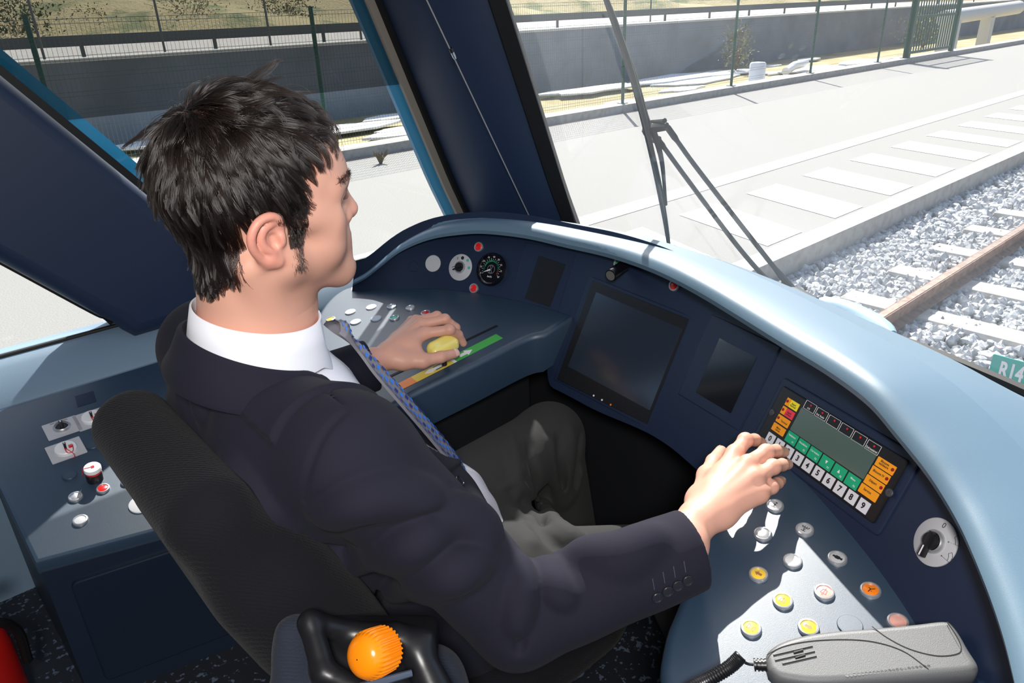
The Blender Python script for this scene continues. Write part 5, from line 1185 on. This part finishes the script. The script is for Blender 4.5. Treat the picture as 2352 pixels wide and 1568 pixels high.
# tie
TIEM = mat('grey_silk_tie', (.21, .20, .225), .42, spec=.5, bump=(1600, .25, .0005)); TBL = mat('tie_blue', (.04, .20, .75), .45); TBD = mat('tie_navy', (.02, .035, .22), .45)
tp_ = [onplane(px_, py_, (0, .842, 0), (0, 1, 0)) for px_, py_ in ((758, 758), (782, 778), (812, 806), (860, 858), (922, 926), (978, 990), (1024, 1045), (1058, 1090), (1066, 1122))]
tp_[-1] = tp_[-1] - TF * .02; tp_[-2] = tp_[-2] - TF * .004
tc_ = spline(tp_, 70); tw_ = np.interp(np.linspace(0, 1, 70), [0, .06, .14, .24, .30, .5, .8, 1], [.021, .024, .021, .017, .021, .034, .042, .042])
tt_ = np.gradient(tc_, axis=0); tt_ /= np.linalg.norm(tt_, axis=1)[:, None]
def tiept(i, s, lift=0):
    i = min(max(i, 0), 69); i0 = int(i); fr = i - i0; i1 = min(i0 + 1, 69); c = tc_[i0] * (1 - fr) + tc_[i1] * fr; T = nrm(tt_[i0] * (1 - fr) + tt_[i1] * fr); Wd = tw_[i0] * (1 - fr) + tw_[i1] * fr
    Ld = V(0, 1, 0); Nn = nrm(np.cross(Ld, T)); Nn = Nn if Nn[0] > 0 else -Nn; u = i / 69; tw__ = .42 * float(sm(.10, .35, u)); Ld, Nn = Ld * math.cos(tw__) + Nn * math.sin(tw__), Nn * math.cos(tw__) - Ld * math.sin(tw__)
    kn = math.exp(-((u - .07) / .07) ** 2); bulge = (.006 + .011 * kn) * (1 - s * s) + .0032 * math.sin(s * 5 + 1) * sm(.12, .3, u) * (1 - .5 * u)
    return c + Ld * (s * Wd) + Nn * (bulge + .006 + lift)
mb = MB(); mb.use(TIEM)
ss = np.linspace(-1, 1, 15); mb.grid([[tiept(i, s) for s in ss] + [tiept(i, s, -.004) for s in ss[::-1]] for i in np.linspace(0, 69, 90)], cv=True)
r_ = 0
for i in np.linspace(1.5, 67, 44):
    Wd = np.interp(i / 69, np.linspace(0, 1, 70), tw_); nn_ = max(2, int(2 * Wd / .0105)); r_ += 1
    for k in range(nn_):
        s = (k + .5 + .5 * (r_ % 2)) / nn_ * 2 - 1
        if abs(s) > .93: continue
        ds = .0026 / Wd; di = .50; mb.use(TBL if (r_ + k) % 3 else TBD).add([tiept(i - di, s - ds, .0014), tiept(i - di, s + ds, .0014), tiept(i + di, s + ds, .0014), tiept(i + di, s - ds, .0014)], [(0, 1, 2, 3)])
mb.build('tie', None, person, angle=75)
# trousers
hR, kR, aR = V(.525, .775, .575), V(.905, .625, .50), V(1.05, .63, .17); hL, kL, aL = V(.525, .94, .575), V(.935, .97, .605), V(1.0, .94, .20)
tb = [el(tw(.03, 0, .0), (.132, .19, .13), TR, .05), el(tw(.045, 0, -.07), (.14, .19, .10), TR, .05)]
tb += [rc(hR, kR, .098, .070, .05), rc(kR, aR, .068, .058, .03), rc(hL, kL, .098, .071, .05), rc(kL, aL, .069, .058, .03)]
tb += [rc(V(.62, .86, .535), V(.74, .84, .50), .085, .07, .05)]
tf = []
for a, b in (((1190, 1135), (1170, 1000)), ((1290, 1165), (1262, 1010)), ((1295, 1160), (1310, 985)), ((1300, 1155), (1352, 1000))): tf += fold([a, ((a[0] + b[0]) / 2 + 5, (a[1] + b[1]) / 2), b], .010, .005, .016, prims=tb)
for a, b in (((1235, 1130), (1215, 1010)), ((1290, 1120), (1284, 1000)), ((1320, 1120), (1335, 990))): tf += fold([a, ((a[0] + b[0]) / 2, (a[1] + b[1]) / 2), b], .007, .003, .012, 's', prims=tb)
tf += fold([(1150, 1120), (1190, 1108), (1215, 1130), (1250, 1160)], .006, .004, .008, prims=tb) + fold([(1180, 1180), (1215, 1200), (1225, 1245)], .012, .006, .018, prims=tb) + fold([(1200, 1160), (1240, 1215), (1290, 1265)], .009, .005, .014, 's', prims=tb) + fold([(1240, 1160), (1290, 1210), (1350, 1255)], .012, .005, .02, prims=tb)
trousers, _, _ = sdf_mesh('trousers', tb + tf, (.32, .50, .12), (1.16, 1.14, .80), .0045, TROU, person, slack=.01)
SHOE = mat('black_leather', (.012, .012, .012), .3)
for a_ in (aR, aL):
    mb = MB(); c = a_ + V(.06, 0, 0); c[2] = .105; G = []
    for t_ in np.linspace(0, 1, 14):
        x = -.10 + .28 * t_; wv_ = .045 * math.sin(math.pi * min(.96, max(.06, t_ ** .8))) ** .5; hh_ = .085 * (1 - .55 * sm(.3, .8, t_)) * math.sin(math.pi * min(.95, max(.12, t_))) ** .3
        G.append([c + V(x, wv_ * math.cos(a), hh_ * max(0, math.sin(a))) for a in np.linspace(-.3, math.pi + .3, 12)])
    mb.grid(G, cv=True); mb.build('shoe', SHOE, person)
# buttons on the jacket
BTN = mat('dark_button', (.018, .018, .024), .28, spec=.6)
def jbutton(px, py, r):
    h_, n_, _, _ = JT.ray_cast(Vector(EYE), Vector(ray(px, py)).normalized())
    if h_ is None: return
    h_ = np.array(h_); n_ = np.array(n_); n_ = n_ if n_.dot(EYE - h_) > 0 else -n_; mb = MB(); mb.use(BTN).lathe([(r, -.001), (r, .0022), (r * .9, .003), (r * .78, .0030), (r * .68, .0020), (0, .0020)], h_, n_, 28); u_ = perp(n_); v_ = np.cross(n_, u_)
    for a, b in ((1, 1), (-1, 1), (1, -1), (-1, -1)): mb.use(INK).lathe([(r * .11, .002), (r * .11, .0024), (0, .0024)], h_ + (u_ * a + v_ * b) * r * .2, n_, 8)
    mb.build('button', None, jacket)
for p in ((1579, 1332), (1556, 1344), (1533, 1357), (1509, 1371)): jbutton(*p, .0072)
jbutton(1055, 1105, .0095)
# sleeve buttonhole stitching
for p in ((1572, 1300), (1548, 1312), (1524, 1325), (1500, 1340)):
    P = [JT.ray_cast(Vector(EYE), Vector(ray(p[0] + dx_, p[1] + dy_)).normalized())[0] for dx_, dy_ in ((-1, -12), (0, -4), (2, 6), (3, 14))]
    if all(q is not None for q in P): mb = MB(); mb.tube([np.array(q) for q in P], .0006, 5); mb.build('buttonhole', mat('stitch_thread', (.05, .045, .085), .7), jacket)
# ================================================================== SEAT, LEVER, HANDSET
SEATF = fabric('black_seat_fabric', (.0085, .0085, .0112), 105, .04, .95, .55, .0016)
SEATG = fabric('blue_grey_seat_fabric', (.024, .029, .044), 105, .06, .95, .55, .0016)
seat = thing('driver_seat', (.42, .85, .10), 'dark fabric driver seat with high rounded backrest', 'seat')
sa = math.radians(19); SU = nrm(V(-math.sin(sa), 0, math.cos(sa))); SFW = nrm(V(math.cos(sa), 0, math.sin(sa))); SM = np.array([SFW, V(0, 1, 0), SU])
bc = V(.262, .838, .72)
def bk(f, l, u): return bc + SFW * f + V(0, 1, 0) * l + SU * u
bp = [bx(bk(0, 0, -.06), (.055, .200, .24), SM, .05, .02), bx(bk(-.01, 0, .15), (.05, .18, .155), SM, .048, .06), el(bk(.02, -.15, -.05), (.06, .07, .22), SM, .04), el(bk(.02, .15, -.05), (.06, .07, .22), SM, .04)]
sdf_mesh('backrest', bp, (.02, .55, .38), (.52, 1.12, 1.12), .005, SEATF, seat, slack=.01)
cp = [bx(V(.56, .855, .425), (.24, .235, .06), None, .05, .02), el(V(.80, .855, .42), (.06, .22, .055), None, .04)]
sdf_mesh('cushion', cp, (.25, .55, .30), (.95, 1.15, .55), .007, SEATF, seat)
mb = MB(); mb.box((.52, .855, .335), (.36, .36, .05)); mb.build('base_plate', BLKPL, seat, smooth=False)
mb = MB(); mb.lathe([(.13, .10), (.13, .14), (.07, .17), (.07, .32)], V(.50, .855, 0), V(0, 0, 1), 28); mb.build('pedestal', BLKPL, seat)
# folded armrest with its orange adjusting knob
kc = dep(852, 1502, .735); ka = nrm(RC @ nrm(V(-.50, .10, .86)))
c_ = at(800, 1560, .80)
fw = nrm(RC @ V(0, 0, -1)); rt = nrm(RC @ V(1, 0, 0)); uu = nrm(RC @ V(0, 1, 0))
A0 = dep(665, 1440, .80); A1 = dep(660, 1600, .77); B0 = dep(1000, 1560, .86); B1 = dep(900, 1640, .80)
ap = [rc(dep(672, 1455, .80), dep(668, 1640, .80), .018, .024, .02), rc(dep(700, 1470, .83), dep(990, 1560, .88), .028, .036, .03), rc(dep(990, 1570, .88), dep(1050, 1680, .88), .034, .036, .03), rc(dep(700, 1620, .82), dep(980, 1680, .84), .036, .04, .03), rc(dep(760, 1560, .85), dep(900, 1600, .87), .045, .045, .03)]
mbk = thing('armrest', dep(850, 1560, .82), 'fabric armrest folded up beside the seat with orange adjusting knob', 'armrest')
sdf_mesh('pad', ap, kc - .30, kc + .30, .004, SEATG, mbk)
hp = [rc(dep(712, 1430, .775), dep(745, 1545, .745), .012, .013, .006), rc(dep(745, 1545, .745), dep(835, 1590, .735), .012, .012, .006), rc(dep(712, 1430, .775), dep(800, 1452, .80), .012, .012, .008), rc(dep(800, 1455, .80), dep(905, 1458, .80), .012, .012, .008), rc(dep(905, 1458, .80), dep(960, 1500, .795), .012, .014, .006), rc(dep(960, 1500, .795), dep(1000, 1590, .78), .016, .02, .01), bx(dep(850, 1530, .82), (.075, .05, .03), np.array([rt, uu, fw]), .012, .01)]
sdf_mesh('knob_housing', hp, kc - .18, kc + .18, .0028, BLKPL, mbk)
mb = MB(); mb.tube([dep(828, 1578, .728), dep(946, 1545, .745)], [.0045, .0035], 8); mb.build('edge_trim', mat('blue_grey_edge', (.06, .08, .12), .45), mbk)
KN = mat('orange_knob', (.98, .26, .004), .22, spec=.55)
mb = MB(); n_ = 30; kb = kc - ka * .016; G = []
ku = perp(ka); kv = np.cross(ka, ku)
for h_, r0, rib in ((-.006, .0225, 1), (.012, .0235, 1), (.022, .0232, .8), (.0250, .0222, 0), (.0290, .0200, 0), (.0325, .0165, 0), (.0350, .0115, 0), (.0362, .006, 0), (.0366, .0008, 0)):
    row = []
    for i in range(n_ * 8):
        a = 2 * math.pi * i / (n_ * 8); s_ = math.cos(a * n_); row.append(kb + ka * h_ + (ku * math.cos(a) + kv * math.sin(a)) * (r0 + rib * .0010 * max(-1, min(1, s_ * 1.6))))
    G.append(row)
mb.grid(G, cv=True, flip=True); mb.build('adjusting_knob', KN, mbk, angle=50)['label'] = 'orange ribbed knob'
# power lever under the left hand
YK = mat('yellow_handle', (.88, .76, .20), .18, spec=.6, coat=.4)
a = at(1000, 804, .815); b = at(1034, 787, .818); lc_ = (a + b) / 2
lev = thing('drive_lever', lc_, 'pale yellow drive lever handle held in the left hand', 'lever')
ldn = nrm(b - a); lside = nrm(np.cross(V(0, 0, 1), ldn)); lup = np.cross(ldn, lside)
LF = np.array([ldn, lside, lup])
lp_ = [bx(lc_ - lup * .002, (np.linalg.norm(b - a) / 2 + .015, .0165, .0135), LF, .010, .004), rc(a + lup * .006 + lside * .006, b + lup * .006 + lside * .006, .0115, .0125, .006), rc(a - lup * .010, b - lup * .010, .012, .011, .01), rc(a - lside * .003 + lup * .020, b - lside * .002 + lup * .019, .0024, .0024, .004, 's')]
sdf_mesh('handle', lp_, lc_ - .08, lc_ + .08, .0016, YK, lev, relax=2)
mb = MB(); mb.tube([lc_ - lup * .015, V(lc_[0], lc_[1], deskz(lc_[0]) - .012)], .006, 10); mb.build('stem', BLKPL, lev)
# telephone handset on its cradle, with coiled cord
HSM = mat('grey_handset_plastic', (.115, .117, .122), .48, spec=.5, bump=(1100, .35, .0006)); HSD = mat('handset_seam', (.02, .02, .022), .5)
hz = .800
hb = [at(*p, hz) for p in ((1758, 1505), (1775, 1478), (1815, 1462), (1900, 1445), (2000, 1436), (2165, 1420), (2190, 1432), (2246, 1518), (2246, 1535), (2225, 1545), (2140, 1553), (1890, 1568), (1790, 1556), (1765, 1535))]
hc_ = sum(hb) / len(hb); hN = nrm(V(-.20, .0, 1)); hU = nrm((hb[7] - hb[0]) - hN * hN.dot(hb[7] - hb[0])); hV = np.cross(hN, hU)
if hV[0] < 0: pass
HP = [onplane(*p, hc_, hN) - hc_ for p in ((1758, 1505), (1770, 1484), (1800, 1467), (1850, 1453), (1920, 1443), (2000, 1437), (2100, 1428), (2170, 1421), (2196, 1436), (2225, 1485), (2247, 1520), (2246, 1536), (2226, 1544), (2140, 1551), (2020, 1560), (1890, 1567), (1830, 1563), (1785, 1553), (1764, 1535))]
poly = np.array([(q.dot(hU), q.dot(hV)) for q in HP])
hs = thing('telephone_handset', hc_, 'grey telephone handset lying on the right desk by the bottom edge', 'handset')
ar = sum(poly[i][0] * poly[(i + 1) % len(poly)][1] - poly[(i + 1) % len(poly)][0] * poly[i][1] for i in range(len(poly)))
if ar < 0: poly = poly[::-1]
pp = np.vstack([spline(np.vstack([poly, poly[:1]]), 90)[:-1]])
mb = MB(); G = []
for k in range(7):
    an_ = k / 6 * math.pi / 2; q = inset(pp, .008 * (1 - math.cos(an_))); G.append([hc_ + hU * p[0] + hV * p[1] + hN * (-.008 * (1 - math.sin(an_))) for p in q])
G.append([hc_ + hU * p[0] + hV * p[1] for p in inset(pp, .009)]); G.insert(0, [hc_ + hU * p[0] + hV * p[1] + hN * -.020 for p in pp]); G.insert(0, [hc_ + hU * p[0] + hV * p[1] + hN * -.026 for p in inset(pp, .006)])
mb.grid(G, cv=True); o_n = len(mb.v) - len(pp); mb.f.append(tuple(range(o_n, o_n + len(pp)))); mb.m.append(0); body_h = mb.build('handset_body', HSM, hs, angle=50)
def hpt(px, py, l_=.0003): return onplane(px, py, hc_ + hN * l_, hN)
for P in (((1762, 1503), (1800, 1484), (1860, 1472), (1940, 1468), (2010, 1474), (2075, 1495), (2132, 1535)), ((2003, 1438), (2040, 1465), (2090, 1490), (2150, 1505), (2195, 1502), (2208, 1490), (2200, 1465), (2176, 1428))):
    mb = MB(); mb.tube(spline([hpt(*p) for p in P], 50), .00055, 5); mb.build('seam_line', HSD, body_h)
for a_, b_ in (((1776, 1504), (1866, 1483)), ((1780, 1516), (1871, 1495)), ((1797, 1524), (1875, 1506))): mb = MB(); mb.tube([hpt(*a_), hpt(*b_)], .0012, 6); mb.build('slot', HSD, body_h)
for a_, b_ in (((1823, 1499), (1844, 1493)), ((1827, 1511), (1849, 1504))): mb = MB(); mb.tube([hpt(*a_), hpt(*b_)], .0016, 6); mb.build('slot', BLACK, body_h)
mb = MB()
for k in range(22):
    t_ = k / 21; c = onplane(1945 + (2132 - 1945) * t_, 1556 + (1534 - 1556) * t_, hc_ - hN * .004, hN); mb.tube([c + hN * .004 + hU * .0, c - hN * .010], .0019, 6)
mb.build('grip_ribs', HSM, body_h)
pg = [hpt(1765, 1527, -.012), hpt(1745, 1527, -.012), hpt(1732, 1526, -.012)]
mb = MB(); mb.tube([pg[0], pg[1], pg[2]], [.0065, .0060, .0050], 12)
for k in range(4): c = pg[0] + (pg[2] - pg[0]) * (.15 + .25 * k); mb.tube([c, c + (pg[2] - pg[0]) * .1], .0072, 12)
mb.build('cord_sleeve', BLKPL, hs)
c0, c1 = hpt(1730, 1526, -.012), hpt(1702, 1518, -.006); axs = [hpt(1700, 1516, -.004), hpt(1672, 1542, -.012), hpt(1625, 1570, -.014), hpt(1585, 1590, -.014), hpt(1540, 1620, -.02)]
ax_ = spline(axs, 420); axt = np.gradient(ax_, axis=0); axt /= np.linalg.norm(axt, axis=1)[:, None]; uu_ = perp(axt[0]); coil = []
for i in range(420):
    uu_ = nrm(uu_ - axt[i] * uu_.dot(axt[i])); vv_ = np.cross(axt[i], uu_); a_ = i / 420 * 2 * math.pi * 34; coil.append(ax_[i] + (uu_ * math.cos(a_) + vv_ * math.sin(a_)) * .0062 + V(0, 0, .006))
coil = [p for p in spline([c0, (c0 + c1) / 2 + V(0, 0, -.001), c1 + V(0, 0, .002)], 14)] + coil
mb = MB(); mb.tube(coil, .0017, 6); mb.build('coiled_cord', BLKPL, hs)
cr_ = thing('handset_cradle', onplane(2150, 1560, hc_ - hN * .034, hN), 'dark cradle on the right desk under the telephone handset', 'cradle')
cpoly = [onplane(*p, hc_ - hN * .030, hN) - hc_ for p in ((1960, 1560), (2235, 1538), (2256, 1545), (2262, 1562), (2240, 1580), (2150, 1600), (1960, 1610))]
mb = MB(); mb.prism([(q.dot(hU), q.dot(hV)) for q in cpoly], -.05, -.028, hc_, hU, hV, hN, bev=.004); mb.build('cradle_base', mat('dark_grey_plastic', (.035, .035, .038), .4), cr_)
